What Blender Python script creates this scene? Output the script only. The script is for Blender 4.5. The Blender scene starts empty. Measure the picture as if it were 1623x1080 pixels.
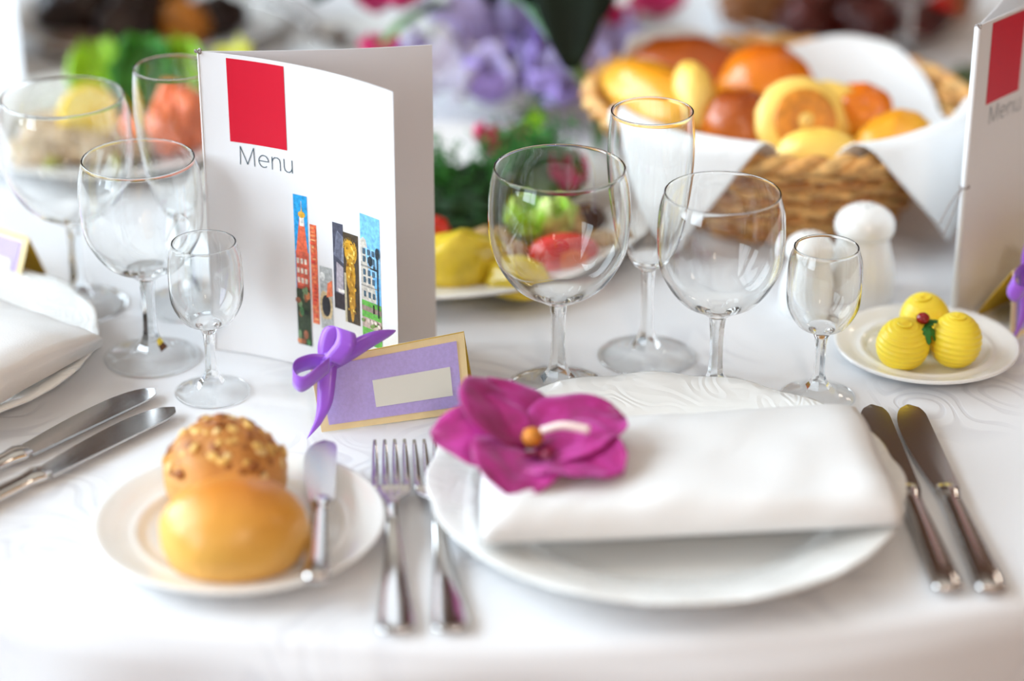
import bpy, bmesh, math, random
from mathutils import Vector, Matrix, noise
random.seed(7)
sc = bpy.context.scene
C = sc.collection
PI = math.pi
TZ = 0.75                      # height of the laid table top
R = math.radians

# ---------------------------------------------------------------- camera
cam = bpy.data.cameras.new('camera'); co = bpy.data.objects.new('camera', cam); C.objects.link(co)
co.location = (0, 0, TZ + 0.69)
co.rotation_euler = (R(90 - 25.5), 0, 0)
cam.lens = 85.0; cam.sensor_width = 36.0; cam.clip_start = 0.05
cam.dof.use_dof = True; cam.dof.focus_distance = 1.50; cam.dof.aperture_fstop = 1.9
sc.camera = co

# ---------------------------------------------------------------- world, lights, exposure
w = bpy.data.worlds.new('world'); sc.world = w; w.use_nodes = True
w.node_tree.nodes['Background'].inputs[0].default_value = (0.75, 0.86, 1.0, 1)
w.node_tree.nodes['Background'].inputs[1].default_value = 1.0
sc.view_settings.view_transform = 'Standard'; sc.view_settings.look = 'None'
sc.view_settings.gamma = 1; sc.view_settings.use_curve_mapping = False
sc.view_settings.exposure = -1.44
sc.cycles.use_denoising = True
sc.cycles.max_bounces = 20; sc.cycles.transmission_bounces = 20
sc.cycles.transparent_max_bounces = 24; sc.cycles.diffuse_bounces = 4; sc.cycles.glossy_bounces = 8
WALL_X = -2.8
WINDOWS = [(-2.1, -0.1), (0.35, 2.05), (2.40, 4.10)]       # y extents of the tall windows in the left wall; the first is added fill
WIN_Z = (1.0, 4.1)
def area(name, loc, rot, sx, sy, power, col):
    l = bpy.data.lights.new(name, 'AREA'); l.shape = 'RECTANGLE'; l.size = sx; l.size_y = sy
    l.energy = power; l.color = col
    o = bpy.data.objects.new(name, l); C.objects.link(o); o.location = loc; o.rotation_euler = rot
    return o
for (a, b), pw in zip(WINDOWS, (480, 580, 640)):
    area('window_daylight', (WALL_X - 0.12, (a + b) / 2, sum(WIN_Z) / 2), (0, R(-90), 0), WIN_Z[1] - WIN_Z[0], b - a, pw, (0.76, 0.89, 1.0))
LAMPS = [(2.2, 0.9, 2.85, 55), (0.5, -1.5, 2.95, 190), (1.8, 4.2, 2.9, 30)]       # x, y, height of the shade's top, watts; the second is added fill
for p in LAMPS:
    l = bpy.data.lights.new('lamp_glow', 'POINT'); l.energy = p[3]; l.color = (1.0, 0.86, 0.74); l.shadow_soft_size = 0.14
    o = bpy.data.objects.new('lamp_glow', l); C.objects.link(o); o.location = (p[0], p[1], p[2] - 0.42)

# ---------------------------------------------------------------- material helpers
MATS = {}
def srgb(r, g, b):
    f = lambda c: (c / 12.92 if c <= 0.04045 else ((c + 0.055) / 1.055) ** 2.4)
    return (f(r / 255), f(g / 255), f(b / 255), 1)
def new_mat(name):
    m = bpy.data.materials.new(name); m.use_nodes = True
    return m, m.node_tree.nodes, m.node_tree.links, m.node_tree.nodes['Principled BSDF']
def plain(name, col, rough=0.5, metal=0.0, var=0.0, scale=40, bump=0.0, bscale=200, sss=0.0, coat=0.0, trans=0.0, ior=1.45, spec=0.5, sheen=0.0):
    if name in MATS: return MATS[name]
    m, n, l, b = new_mat(name)
    b.inputs['Base Color'].default_value = col
    b.inputs['Roughness'].default_value = rough; b.inputs['Metallic'].default_value = metal
    b.inputs['IOR'].default_value = ior; b.inputs['Transmission Weight'].default_value = trans
    b.inputs['Coat Weight'].default_value = coat; b.inputs['Coat Roughness'].default_value = 0.08
    b.inputs['Specular IOR Level'].default_value = spec; b.inputs['Sheen Weight'].default_value = sheen
    if sss:
        b.inputs['Subsurface Weight'].default_value = sss; b.inputs['Subsurface Radius'].default_value = (0.006, 0.004, 0.002)
        b.inputs['Subsurface Scale'].default_value = 1.0
    tc = n.new('ShaderNodeTexCoord')
    if var:
        t = n.new('ShaderNodeTexNoise'); t.inputs['Scale'].default_value = scale; t.inputs['Detail'].default_value = 4
        l.new(tc.outputs['Object'], t.inputs['Vector'])
        mx = n.new('ShaderNodeMix'); mx.data_type = 'RGBA'
        mx.inputs['A'].default_value = tuple(max(0, c * (1 - var)) for c in col[:3]) + (1,)
        mx.inputs['B'].default_value = tuple(min(1, c * (1 + var)) for c in col[:3]) + (1,)
        rp = n.new('ShaderNodeMapRange'); rp.inputs[1].default_value = 0.35; rp.inputs[2].default_value = 0.65
        l.new(t.outputs[0], rp.inputs[0]); l.new(rp.outputs[0], mx.inputs['Factor']); l.new(mx.outputs['Result'], b.inputs['Base Color'])
    if bump:
        t2 = n.new('ShaderNodeTexNoise'); t2.inputs['Scale'].default_value = bscale; t2.inputs['Detail'].default_value = 3
        l.new(tc.outputs['Object'], t2.inputs['Vector'])
        bp = n.new('ShaderNodeBump'); bp.inputs['Strength'].default_value = bump; bp.inputs['Distance'].default_value = 0.001
        l.new(t2.outputs[0], bp.inputs['Height']); l.new(bp.outputs[0], b.inputs['Normal'])
    MATS[name] = m
    return m
def ramp_node(n, stops):
    r = n.new('ShaderNodeValToRGB'); e = r.color_ramp.elements
    while len(e) < len(stops): e.new(0.5)
    for k, (p, c) in enumerate(stops): e[k].position = p; e[k].color = c
    return r
def crust(name, stops, rough=0.38, nscale=22, amt=0.35, coat=0.0):
    """baked crust: pale foot, golden top, browned patches in the dough's own coordinates"""
    if name in MATS: return MATS[name]
    m, n, l, b = new_mat(name)
    tc = n.new('ShaderNodeTexCoord'); sx = n.new('ShaderNodeSeparateXYZ'); l.new(tc.outputs['Generated'], sx.inputs[0])
    t = n.new('ShaderNodeTexNoise'); t.inputs['Scale'].default_value = nscale; t.inputs['Detail'].default_value = 5
    l.new(tc.outputs['Object'], t.inputs['Vector'])
    s1 = n.new('ShaderNodeMath'); s1.operation = 'SUBTRACT'; s1.inputs[1].default_value = 0.5; l.new(t.outputs[0], s1.inputs[0])
    s2 = n.new('ShaderNodeMath'); s2.operation = 'MULTIPLY_ADD'; s2.inputs[1].default_value = amt
    l.new(s1.outputs[0], s2.inputs[0]); l.new(sx.outputs['Z'], s2.inputs[2])
    r = ramp_node(n, stops); l.new(s2.outputs[0], r.inputs[0]); l.new(r.outputs[0], b.inputs['Base Color'])
    b.inputs['Roughness'].default_value = rough; b.inputs['Coat Weight'].default_value = coat
    t2 = n.new('ShaderNodeTexNoise'); t2.inputs['Scale'].default_value = 160; t2.inputs['Detail'].default_value = 4
    l.new(tc.outputs['Object'], t2.inputs['Vector'])
    bp = n.new('ShaderNodeBump'); bp.inputs['Strength'].default_value = 0.25; bp.inputs['Distance'].default_value = 0.0012
    l.new(t2.outputs[0], bp.inputs['Height']); l.new(bp.outputs[0], b.inputs['Normal'])
    MATS[name] = m
    return m
def damask(name, base, thread):
    m, n, l, b = new_mat(name)
    tc = n.new('ShaderNodeTexCoord')
    nz = n.new('ShaderNodeTexNoise'); nz.inputs['Scale'].default_value = 7; nz.inputs['Detail'].default_value = 0.5
    l.new(tc.outputs['Object'], nz.inputs['Vector'])
    add = n.new('ShaderNodeMix'); add.data_type = 'VECTOR'; add.inputs['Factor'].default_value = 0.16
    l.new(tc.outputs['Object'], add.inputs['A']); l.new(nz.outputs['Color'], add.inputs['B'])
    wv = n.new('ShaderNodeTexNoise'); wv.inputs['Scale'].default_value = 13; wv.inputs['Detail'].default_value = 0.4
    wv.inputs['Distortion'].default_value = 1.6
    l.new(add.outputs['Result'], wv.inputs['Vector'])
    mm = n.new('ShaderNodeMath'); mm.operation = 'MULTIPLY'; mm.inputs[1].default_value = 7.0; l.new(wv.outputs[0], mm.inputs[0])
    fr = n.new('ShaderNodeMath'); fr.operation = 'PINGPONG'; fr.inputs[1].default_value = 0.5; l.new(mm.outputs[0], fr.inputs[0])
    rp = n.new('ShaderNodeMapRange'); rp.inputs[1].default_value = 0.10; rp.inputs[2].default_value = 0.24; l.new(fr.outputs[0], rp.inputs[0])
    vo = n.new('ShaderNodeTexVoronoi'); vo.inputs['Scale'].default_value = 9; l.new(tc.outputs['Object'], vo.inputs['Vector'])
    vr = n.new('ShaderNodeMapRange'); vr.inputs[1].default_value = 0.30; vr.inputs[2].default_value = 0.5; l.new(vo.outputs['Distance'], vr.inputs[0])
    mx0 = n.new('ShaderNodeMath'); mx0.operation = 'MAXIMUM'; l.new(rp.outputs[0], mx0.inputs[0]); l.new(vr.outputs[0], mx0.inputs[1])
    mx = n.new('ShaderNodeMix'); mx.data_type = 'RGBA'; mx.inputs['A'].default_value = thread; mx.inputs['B'].default_value = base
    l.new(mx0.outputs[0], mx.inputs['Factor']); l.new(mx.outputs['Result'], b.inputs['Base Color'])
    rr = n.new('ShaderNodeMapRange'); rr.inputs[3].default_value = 0.42; rr.inputs[4].default_value = 0.75; l.new(mx0.outputs[0], rr.inputs[0]); l.new(rr.outputs[0], b.inputs['Roughness'])
    bp = n.new('ShaderNodeBump'); bp.inputs['Strength'].default_value = 0.3; bp.inputs['Distance'].default_value = 0.0006
    l.new(mx0.outputs[0], bp.inputs['Height']); l.new(bp.outputs[0], b.inputs['Normal'])
    return m
def attr_mat(name, attr='Col', rough=0.35, coat=0.0):
    m, n, l, b = new_mat(name)
    a = n.new('ShaderNodeAttribute'); a.attribute_name = attr
    t = n.new('ShaderNodeTexNoise'); t.inputs['Scale'].default_value = 420; t.inputs['Detail'].default_value = 4
    tc = n.new('ShaderNodeTexCoord'); l.new(tc.outputs['Object'], t.inputs['Vector'])
    h = n.new('ShaderNodeHueSaturation'); mr = n.new('ShaderNodeMapRange'); mr.inputs[1].default_value = 0.3; mr.inputs[2].default_value = 0.7
    mr.inputs[3].default_value = 0.7; mr.inputs[4].default_value = 1.3
    l.new(t.outputs[0], mr.inputs[0]); l.new(mr.outputs[0], h.inputs['Value']); l.new(a.outputs['Color'], h.inputs['Color'])
    l.new(h.outputs[0], b.inputs['Base Color']); b.inputs['Roughness'].default_value = rough
    return m
def porcelain_relief(name, col, scale):
    """white glazed porcelain with a faint moulded scroll relief"""
    m, n, l, b = new_mat(name)
    b.inputs['Base Color'].default_value = col; b.inputs['Roughness'].default_value = 0.16
    b.inputs['Coat Weight'].default_value = 0.5; b.inputs['Coat Roughness'].default_value = 0.06
    tc = n.new('ShaderNodeTexCoord'); t = n.new('ShaderNodeTexNoise'); t.inputs['Scale'].default_value = scale; t.inputs['Detail'].default_value = 0.6
    t.inputs['Distortion'].default_value = 1.4; l.new(tc.outputs['Object'], t.inputs['Vector'])
    mm = n.new('ShaderNodeMath'); mm.operation = 'MULTIPLY'; mm.inputs[1].default_value = 7; l.new(t.outputs[0], mm.inputs[0])
    pp = n.new('ShaderNodeMath'); pp.operation = 'PINGPONG'; pp.inputs[1].default_value = 0.5; l.new(mm.outputs[0], pp.inputs[0])
    le = n.new('ShaderNodeVectorMath'); le.operation = 'LENGTH'; sp = n.new('ShaderNodeSeparateXYZ'); cb = n.new('ShaderNodeCombineXYZ')
    l.new(tc.outputs['Object'], sp.inputs[0]); l.new(sp.outputs[0], cb.inputs[0]); l.new(sp.outputs[1], cb.inputs[1]); l.new(cb.outputs[0], le.inputs[0])
    mr = n.new('ShaderNodeMapRange'); mr.inputs[1].default_value = 0.098; mr.inputs[2].default_value = 0.106; l.new(le.outputs['Value'], mr.inputs[0])
    mu = n.new('ShaderNodeMath'); mu.operation = 'MULTIPLY'; l.new(pp.outputs[0], mu.inputs[0]); l.new(mr.outputs[0], mu.inputs[1])
    bp = n.new('ShaderNodeBump'); bp.inputs['Strength'].default_value = 0.5; bp.inputs['Distance'].default_value = 0.0012
    l.new(mu.outputs[0], bp.inputs['Height']); l.new(bp.outputs[0], b.inputs['Normal'])
    return m
def glass_mat(name, ior=1.5):
    m, n, l, b = new_mat(name)
    b.inputs['Base Color'].default_value = (0.985, 0.99, 0.985, 1); b.inputs['Roughness'].default_value = 0.0
    b.inputs['Transmission Weight'].default_value = 1.0; b.inputs['IOR'].default_value = ior
    return m
def thin_glass(name):
    """thin glass wall: straight-through transmission with Fresnel reflection on both faces"""
    m, n, l, b = new_mat(name)
    out = n['Material Output']; tr = n.new('ShaderNodeBsdfTransparent'); tr.inputs[0].default_value = (.985, .99, .99, 1)
    gl = n.new('ShaderNodeBsdfGlossy'); gl.inputs['Roughness'].default_value = 0.0
    fr = n.new('ShaderNodeFresnel'); ge = n.new('ShaderNodeNewGeometry'); mr = n.new('ShaderNodeMapRange')
    mr.inputs[3].default_value = 1.5; mr.inputs[4].default_value = 1 / 1.5
    l.new(ge.outputs['Backfacing'], mr.inputs[0]); l.new(mr.outputs[0], fr.inputs[0])
    mx = n.new('ShaderNodeMixShader')
    l.new(fr.outputs[0], mx.inputs[0]); l.new(tr.outputs[0], mx.inputs[1]); l.new(gl.outputs[0], mx.inputs[2]); l.new(mx.outputs[0], out.inputs[0])
    return m
def thin_pane(name):
    m, n, l, b = new_mat(name)
    out = n['Material Output']; tr = n.new('ShaderNodeBsdfTransparent'); gl = n.new('ShaderNodeBsdfGlossy'); gl.inputs['Roughness'].default_value = 0.02
    fr = n.new('ShaderNodeFresnel'); fr.inputs[0].default_value = 1.3; mx = n.new('ShaderNodeMixShader')
    l.new(fr.outputs[0], mx.inputs[0]); l.new(tr.outputs[0], mx.inputs[1]); l.new(gl.outputs[0], mx.inputs[2]); l.new(mx.outputs[0], out.inputs[0])
    return m
def tulle_mat(name, col, alpha):
    m, n, l, b = new_mat(name)
    b.inputs['Base Color'].default_value = col; b.inputs['Roughness'].default_value = 0.6; b.inputs['Alpha'].default_value = alpha
    b.inputs['Transmission Weight'].default_value = 0.0
    return m

# ---------------------------------------------------------------- object helpers
def link(o, parent=None):
    C.objects.link(o)
    if parent is not None: o.parent = parent
    return o
def mk(name, verts, faces, mat, parent=None, smooth=True, loc=None, rot=None):
    me = bpy.data.meshes.new(name); me.from_pydata([tuple(v) for v in verts], [], faces); me.update()
    bm = bmesh.new(); bm.from_mesh(me); bmesh.ops.recalc_face_normals(bm, faces=bm.faces); bm.to_mesh(me); bm.free()
    if smooth:
        for p in me.polygons: p.use_smooth = True
    if mat: me.materials.append(mat)
    o = bpy.data.objects.new(name, me); link(o, parent)
    if loc is not None: o.location = loc
    if rot is not None: o.rotation_euler = rot
    return o
def tag(o, label, cat, group=None, kind=None):
    if label: o['label'] = label
    if cat: o['category'] = cat
    if group: o['group'] = group
    if kind: o['kind'] = kind
    return o
def thing(name, label, cat, x, y, z=0, rz=0, group=None):
    o = bpy.data.objects.new(name, None); o.empty_display_size = 0.02; C.objects.link(o)
    o.location = (x, y, TZ + z); o.rotation_euler = (0, 0, rz)
    return tag(o, label, cat, group)
def copy_tree(o, parent=None):
    c = o.copy(); C.objects.link(c); c.parent = parent
    for ch in list(o.children): copy_tree(ch, c)
    return c
def solid(o, t, off=0.0, sub=0):
    s = o.modifiers.new('thickness', 'SOLIDIFY'); s.thickness = t; s.offset = off
    if sub:
        u = o.modifiers.new('smooth', 'SUBSURF'); u.levels = sub; u.render_levels = sub
    return o
def grid(f, nu, nv, cu=False, cv=False):
    vs, fs = [], []
    for i in range(nu if cu else nu + 1):
        for j in range(nv if cv else nv + 1): vs.append(f(i / nu, j / nv))
    W = nv if cv else nv + 1; U = nu if cu else nu + 1
    for i in range(nu):
        for j in range(nv):
            fs.append((i * W + j, ((i + 1) % U) * W + j, ((i + 1) % U) * W + (j + 1) % W, i * W + (j + 1) % W))
    return vs, fs
def rings(sections, closed_ends=True):
    """loft through closed sections (equal length point lists)"""
    n = len(sections[0]); vs = [p for s in sections for p in s]; fs = []
    for i in range(len(sections) - 1):
        for j in range(n):
            fs.append((i * n + j, i * n + (j + 1) % n, (i + 1) * n + (j + 1) % n, (i + 1) * n + j))
    if closed_ends:
        fs.append(tuple(reversed(range(n)))); fs.append(tuple((len(sections) - 1) * n + j for j in range(n)))
    return vs, fs
def lathe(prof, seg=64, rmod=None):
    """prof: list of (r, z); rmod(theta, r, z) -> (r, z)"""
    vs, fs, idx = [], [], []
    for (r, z) in prof:
        if r < 1e-7: idx.append([len(vs)] * seg); vs.append((0, 0, z)); continue
        row = []
        for k in range(seg):
            th = 2 * PI * k / seg; rr, zz = (r, z) if rmod is None else rmod(th, r, z)
            row.append(len(vs)); vs.append((rr * math.cos(th), rr * math.sin(th), zz))
        idx.append(row)
    for a, b in zip(idx, idx[1:]):
        for k in range(seg):
            q = [a[k], a[(k + 1) % seg], b[(k + 1) % seg], b[k]]
            u = []
            for v in q:
                if v not in u: u.append(v)
            if len(u) > 2: fs.append(tuple(u))
    return vs, fs
def sp(pts, n):
    """Catmull-Rom through points"""
    out = []; P = [Vector(p) for p in pts]; P = [2 * P[0] - P[1]] + P + [2 * P[-1] - P[-2]]
    m = len(P) - 3
    for i in range(m):
        for k in range(n):
            t = k / n; a, b, c, d = P[i:i + 4]
            out.append(0.5 * ((2 * b) + (c - a) * t + (2 * a - 5 * b + 4 * c - d) * t * t + (3 * b - a - 3 * c + d) * t ** 3))
    out.append(P[-2])
    return out
def tube(pts, rad, n=8, caps=True):
    P = [Vector(p) for p in pts]; secs = []; up = Vector((0, 0, 1)); prev = None
    for i, p in enumerate(P):
        d = (P[min(i + 1, len(P) - 1)] - P[max(i - 1, 0)]).normalized()
        if prev is None:
            a = d.cross(up)
            if a.length < 1e-3: a = d.cross(Vector((1, 0, 0)))
        else: a = prev - d * prev.dot(d)
        a.normalize(); prev = a; b = d.cross(a)
        r = rad(i / (len(P) - 1)) if callable(rad) else rad
        secs.append([p + (a * math.cos(2 * PI * k / n) + b * math.sin(2 * PI * k / n)) * r for k in range(n)])
    return rings(secs, caps)
def ribbon(pts, wd, nrm=None):
    """strip through pts, wd: list of width vectors or one vector (full width)"""
    vs, fs = [], []
    for i, p in enumerate(pts):
        q = wd(i / (len(pts) - 1)) if callable(wd) else Vector(wd)
        vs += [Vector(p) - q / 2, Vector(p) + q / 2]
    for i in range(len(pts) - 1): fs.append((2 * i, 2 * i + 1, 2 * i + 3, 2 * i + 2))
    return vs, fs
def box(x0, x1, y0, y1, z0, z1):
    v = [(x, y, z) for x in (x0, x1) for y in (y0, y1) for z in (z0, z1)]
    return v, [(0, 1, 3, 2), (4, 6, 7, 5), (0, 4, 5, 1), (2, 3, 7, 6), (0, 2, 6, 4), (1, 5, 7, 3)]
def join(parts):
    V, Fc = [], []
    for v, f in parts:
        k = len(V); V += list(v); Fc += [tuple(i + k for i in q) for q in f]
    return V, Fc
def blob(sx, sy, sz, amp=0.1, freq=2.0, seed=0, nu=36, nv=22, flat=0.0, shape=None):
    """lumpy rounded body resting on z=0 with half sizes sx, sy and height sz; flat in 0..1 flattens the foot"""
    off = Vector((seed * 3.7, seed * 1.3, seed * 2.1))
    vs, fs = [], []
    def pt(th, ph):
        d = Vector((math.cos(ph) * math.cos(th), math.cos(ph) * math.sin(th), math.sin(ph)))
        k = 1 + amp * noise.noise(d * freq + off) + amp * 0.4 * noise.noise(d * freq * 2.7 + off)
        p = d * k
        if shape: p = shape(p)
        z = p.z
        if z < -0.45 and flat: z = -0.45 + (z + 0.45) * (1 - flat)
        lo = -1 if not flat else -0.45 - 0.55 * (1 - flat)
        return (p.x * sx, p.y * sy, max(0, (z - lo) / (1 - lo)) * sz)
    rows = []
    for j in range(nv + 1):
        ph = -PI / 2 + PI * j / nv
        if j in (0, nv): rows.append([len(vs)] * nu); vs.append(pt(0, ph)); continue
        rows.append(list(range(len(vs), len(vs) + nu)))
        for i in range(nu): vs.append(pt(2 * PI * i / nu, ph))
    for a, b in zip(rows, rows[1:]):
        for i in range(nu):
            u = []
            for v in (a[i], a[(i + 1) % nu], b[(i + 1) % nu], b[i]):
                if v not in u: u.append(v)
            if len(u) > 2: fs.append(tuple(u))
    return vs, fs

# ---------------------------------------------------------------- shared materials
m_cloth = damask('white_damask', (0.80, 0.805, 0.82, 1), (0.72, 0.725, 0.75, 1))
m_napkin = plain('white_linen', (0.80, 0.79, 0.775, 1), 0.85, bump=0.15, bscale=900)
m_porc = plain('porcelain', (0.84, 0.83, 0.80, 1), 0.14, coat=0.5)
m_relief = porcelain_relief('moulded_porcelain', (0.83, 0.825, 0.795, 1), 26)
m_steel = plain('polished_steel', (0.72, 0.70, 0.68, 1), 0.14, metal=1.0)
m_blade = plain('satin_steel', (0.62, 0.60, 0.58, 1), 0.20, metal=1.0)
m_glass = glass_mat('clear_glass')
m_thin = thin_glass('thin_clear_glass')
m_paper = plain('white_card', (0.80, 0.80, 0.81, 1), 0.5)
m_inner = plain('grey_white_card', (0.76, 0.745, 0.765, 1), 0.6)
m_red = plain('red_print', srgb(208, 10, 45), 0.4)
m_ink = plain('grey_ink', srgb(60, 84, 98), 0.5)
m_print = attr_mat('photo_print')
m_cream = plain('cream_card', srgb(243, 222, 170), 0.65, var=0.03, scale=150)
m_gold = plain('ochre_card', srgb(206, 168, 40), 0.6)
m_lav = plain('lavender_card', srgb(188, 172, 232), 0.65, var=0.05, scale=500, bump=0.1, bscale=900)
m_label = plain('ivory_label', srgb(230, 232, 222), 0.5)
m_ribbon = plain('violet_satin', srgb(150, 84, 205), 0.28, sheen=0.4)
m_butter = plain('butter', srgb(252, 222, 62), 0.38, sss=0.25, var=0.04, scale=60)
m_green = plain('leaf_green', srgb(40, 110, 40), 0.5, var=0.3, scale=60)
m_berry = plain('red_berry', srgb(150, 14, 22), 0.25, coat=0.4)
# ================================================================ the room
m_wall = plain('warm_plaster', srgb(176, 150, 130), 0.8, var=0.06, scale=3)
m_wood = plain('brown_panelling', srgb(96, 62, 40), 0.45, var=0.2, scale=5)
m_floor = plain('brown_carpet', srgb(120, 84, 62), 0.9, var=0.2, scale=8)
m_ceil = plain('cream_ceiling', srgb(236, 226, 210), 0.9)
m_white = plain('white_paint', (0.8, 0.8, 0.8, 1), 0.4)
X0, X1, Y0, Y1, ZC = WALL_X, 4.0, -2.5, 6.0, 4.5
def struct(name, vf, m, parent=None):
    o = mk(name, vf[0], vf[1], m, parent, smooth=False)
    if parent is None: o['kind'] = 'structure'
    return o
struct('floor', box(X0 - .2, X1 + .2, Y0 - .2, Y1 + .2, -.1, 0), m_floor)
struct('ceiling', box(X0 - .2, X1 + .2, Y0 - .2, Y1 + .2, ZC, ZC + .1), m_ceil)
struct('wall_right', box(X1, X1 + .2, Y0, Y1, 0, ZC), m_wood)
struct('wall_back', box(X0, X1, Y1, Y1 + .2, 0, ZC), m_wood)
struct('wall_front', box(X0, X1, Y0 - .2, Y0, 0, ZC), m_wall)
seg, y = [], Y0
for a, b in WINDOWS:
    seg += [box(X0 - .2, X0, y, a, 0, ZC), box(X0 - .2, X0, a, b, 0, WIN_Z[0]), box(X0 - .2, X0, a, b, WIN_Z[1], ZC)]; y = b
seg.append(box(X0 - .2, X0, y, Y1, 0, ZC))
struct('wall_left', join(seg), m_wall)
m_pane = thin_pane('window_glass')
for i, (a, b) in enumerate(WINDOWS):
    fr = [box(X0 - .09, X0 - .03, a, a + .06, *WIN_Z), box(X0 - .09, X0 - .03, b - .06, b, *WIN_Z),
          box(X0 - .09, X0 - .03, a, b, WIN_Z[0], WIN_Z[0] + .06), box(X0 - .09, X0 - .03, a, b, WIN_Z[1] - .06, WIN_Z[1]),
          box(X0 - .085, X0 - .035, (a + b) / 2 - .03, (a + b) / 2 + .03, *WIN_Z), box(X0 - .085, X0 - .035, a, b, 3.2, 3.25)]
    wo = struct('window_%d' % (i + 1), join(fr), m_white)
    struct('pane', box(X0 - .062, X0 - .058, a + .05, b - .05, WIN_Z[0] + .05, WIN_Z[1] - .05), m_pane, wo)

# ================================================================ table and cloth
TC = (0.0, 1.922); TR = 0.85
t = bpy.data.objects.new('banquet_table', None); C.objects.link(t); t.location = (TC[0], TC[1], 0)
tag(t, 'large round banquet table hidden under the white damask cloth', 'table')
v, f = lathe([(0, .715), (TR - .012, .715), (TR - .004, .722), (TR - .004, .738), (TR - .012, .744), (0, .744)], 96)
mk('table_top', v, f, m_wood, t)
v, f = lathe([(0, 0), (.30, 0), (.30, .02), (.08, .06), (.05, .12), (.05, .70), (.16, .715), (0, .715)], 40)
mk('pedestal', v, f, m_wood, t)
def cloth(u, vv):
    th = 2 * PI * u; s = vv * (TR + .42)
    dr = max(0, s - TR)
    fold = 0.5 + 0.5 * math.sin(th * 26 + 1.5 * math.sin(th * 7)); am = min(1, dr / .25)
    if s <= TR - .012: r, z = s, 0.0
    else:
        a = min(1, (s - TR + .012) / .024); r = TR - .012 + .014 * math.sin(a * PI / 2); z = -.014 * (1 - math.cos(a * PI / 2))
        if dr > .012: z -= dr - .012; r += am * (.015 + .055 * fold) + dr * 0.04
    return (r * math.cos(th), r * math.sin(th), z)
def cl_f(u, vv):
    e = [0, .15, .3, .45, .6, .7]
    return cloth(u, vv)
NV = [k / 14 * (TR - .02) / (TR + .42) for k in range(15)] + [(TR - .012 + .024 * k / 6) / (TR + .42) for k in range(7)] + [(TR + .02 + .40 * k / 16) / (TR + .42) for k in range(17)]
v, f = grid(lambda u, q: cloth(u, NV[round(q * (len(NV) - 1))]), 320, len(NV) - 1, cu=True)
o = mk('tablecloth', v, f, m_cloth, loc=(TC[0], TC[1], TZ)); tag(o, 'white damask tablecloth with tone-on-tone scroll pattern', 'tablecloth')

# ================================================================ glasses
def facet(n, wgt):
    def fn(th, r, z):
        k = wgt(z); a = (th % (2 * PI / n)) - PI / n
        return r * (1 - k + k * math.cos(PI / n) / math.cos(a)), z
    return fn
def smooth_prof(pts, n=6):
    return [(max(0, p.x), p.y) for p in sp([(r, z, 0) for r, z in pts], n)]
def make_glass(name, label, H, rim, mx, zm, zb, rs, rf, extra=None, n=7):
    """H height, rim radius, widest radius mx at height zm, bowl foot at zb, stem radius rs, foot radius rf"""
    g = thing(name, label, 'glass', 0, 0, 0, 0)
    w = 0.00085
    outer = extra or [(rim, H), ((rim + mx) / 2 + .0012, (H + zm) / 2 + .004), (mx, zm), (mx * .93, zm - (zm - zb) * .38), (mx * .66, zm - (zm - zb) * .74), (mx * .34, zb + .0045), (rs * 1.25, zb - .001)]
    po = smooth_prof(outer, 7)
    inn = [(max(0, r - w - .0012 * max(0, 1 - (z - zb) / .03)), z) for r, z in po if z > zb + .0065]
    prof = [po[-1]] + po[::-1][1:] + [(rim + .0001, H + .0005), (rim - w * .5, H + .0008), (rim - w * 1.1, H + .0005)] + inn
    r0 = inn[-1][0]; z0 = inn[-1][1]
    prof += [(r0 * .75, z0 - .0016), (r0 * .45, z0 - .0028), (r0 * .2, z0 - .0034), (0, z0 - .0036)]
    zs = zb - .001
    v, f = lathe(prof, 84); mk('bowl', v, f, m_glass, g)
    st = []
    zf = .0080
    for k in range(15):
        q = k / 14; z = zs + (zf - zs) * q
        st.append((rs * (1.25 - .33 * math.sin(q * PI) ** .8 + .12 * q + 1.1 * max(0, (q - .74) / .26) ** 2), z))
    st[-1] = (rs * 2.45, zf)
    wg = lambda z: max(0, min(1, (zs - z) / .008)) * max(0, min(1, (z - .0035) / .003))
    v, f = lathe(st, 84, facet(n, wg)); mk('stem', v, f, m_glass, g, smooth=False)
    ft = [(rs * 2.45, zf), (rs * 2.9, .0064), (rs * 3.5, .0050), (rf * .70, .0034), (rf * .93, .0020), (rf, .0013), (rf - .0006, .0004), (rf * .9, .0003), (rf * .5, .0006), (0, .0008)]
    v, f = lathe(ft, 84, facet(n, lambda z: max(0, min(1, (z - .0035) / .004)))); fo = mk('foot', v, f, m_thin, g); fo.data.materials.append(m_glass)
    for p in fo.data.polygons:
        if math.hypot(p.center.x, p.center.y) > rf * .94: p.material_index = 1        # the thick rounded edge refracts
    return g
def flute_glass(name, label):
    H = .170
    ex = [(.0258, H), (.0272, .154), (.0272, .136), (.0248, .112), (.0192, .085), (.0115, .069), (.0048, .0625)]
    return make_glass(name, label, H, .0258, .0272, .15, .0635, .0040, .032, ex)
def put(o, x, y, rz=0, z=0):
    o.location = (x, y, TZ + z); o.rotation_euler = (0, 0, rz); return o
g1 = put(make_glass('wine_glass', 'largest wine glass behind the dinner plate, in front of the salad platter', .151, .0402, .0440, .116, .0610, .0046, .033), .029, 1.374, .2)
f1 = put(flute_glass('champagne_flute', 'tall champagne flute between the two wine glasses before the bread basket'), .0875, 1.422, .1)
g2 = put(make_glass('wine_glass', 'medium wine glass between champagne flute and small sherry glass', .139, .0355, .0392, .106, .0575, .0044, .031), .128, 1.363, .35)
s1 = put(make_glass('sherry_glass', 'small sherry glass beside the butter plate, before the salt shaker', .103, .0200, .0232, .073, .0435, .0034, .0240), .193, 1.363, .1)
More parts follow.
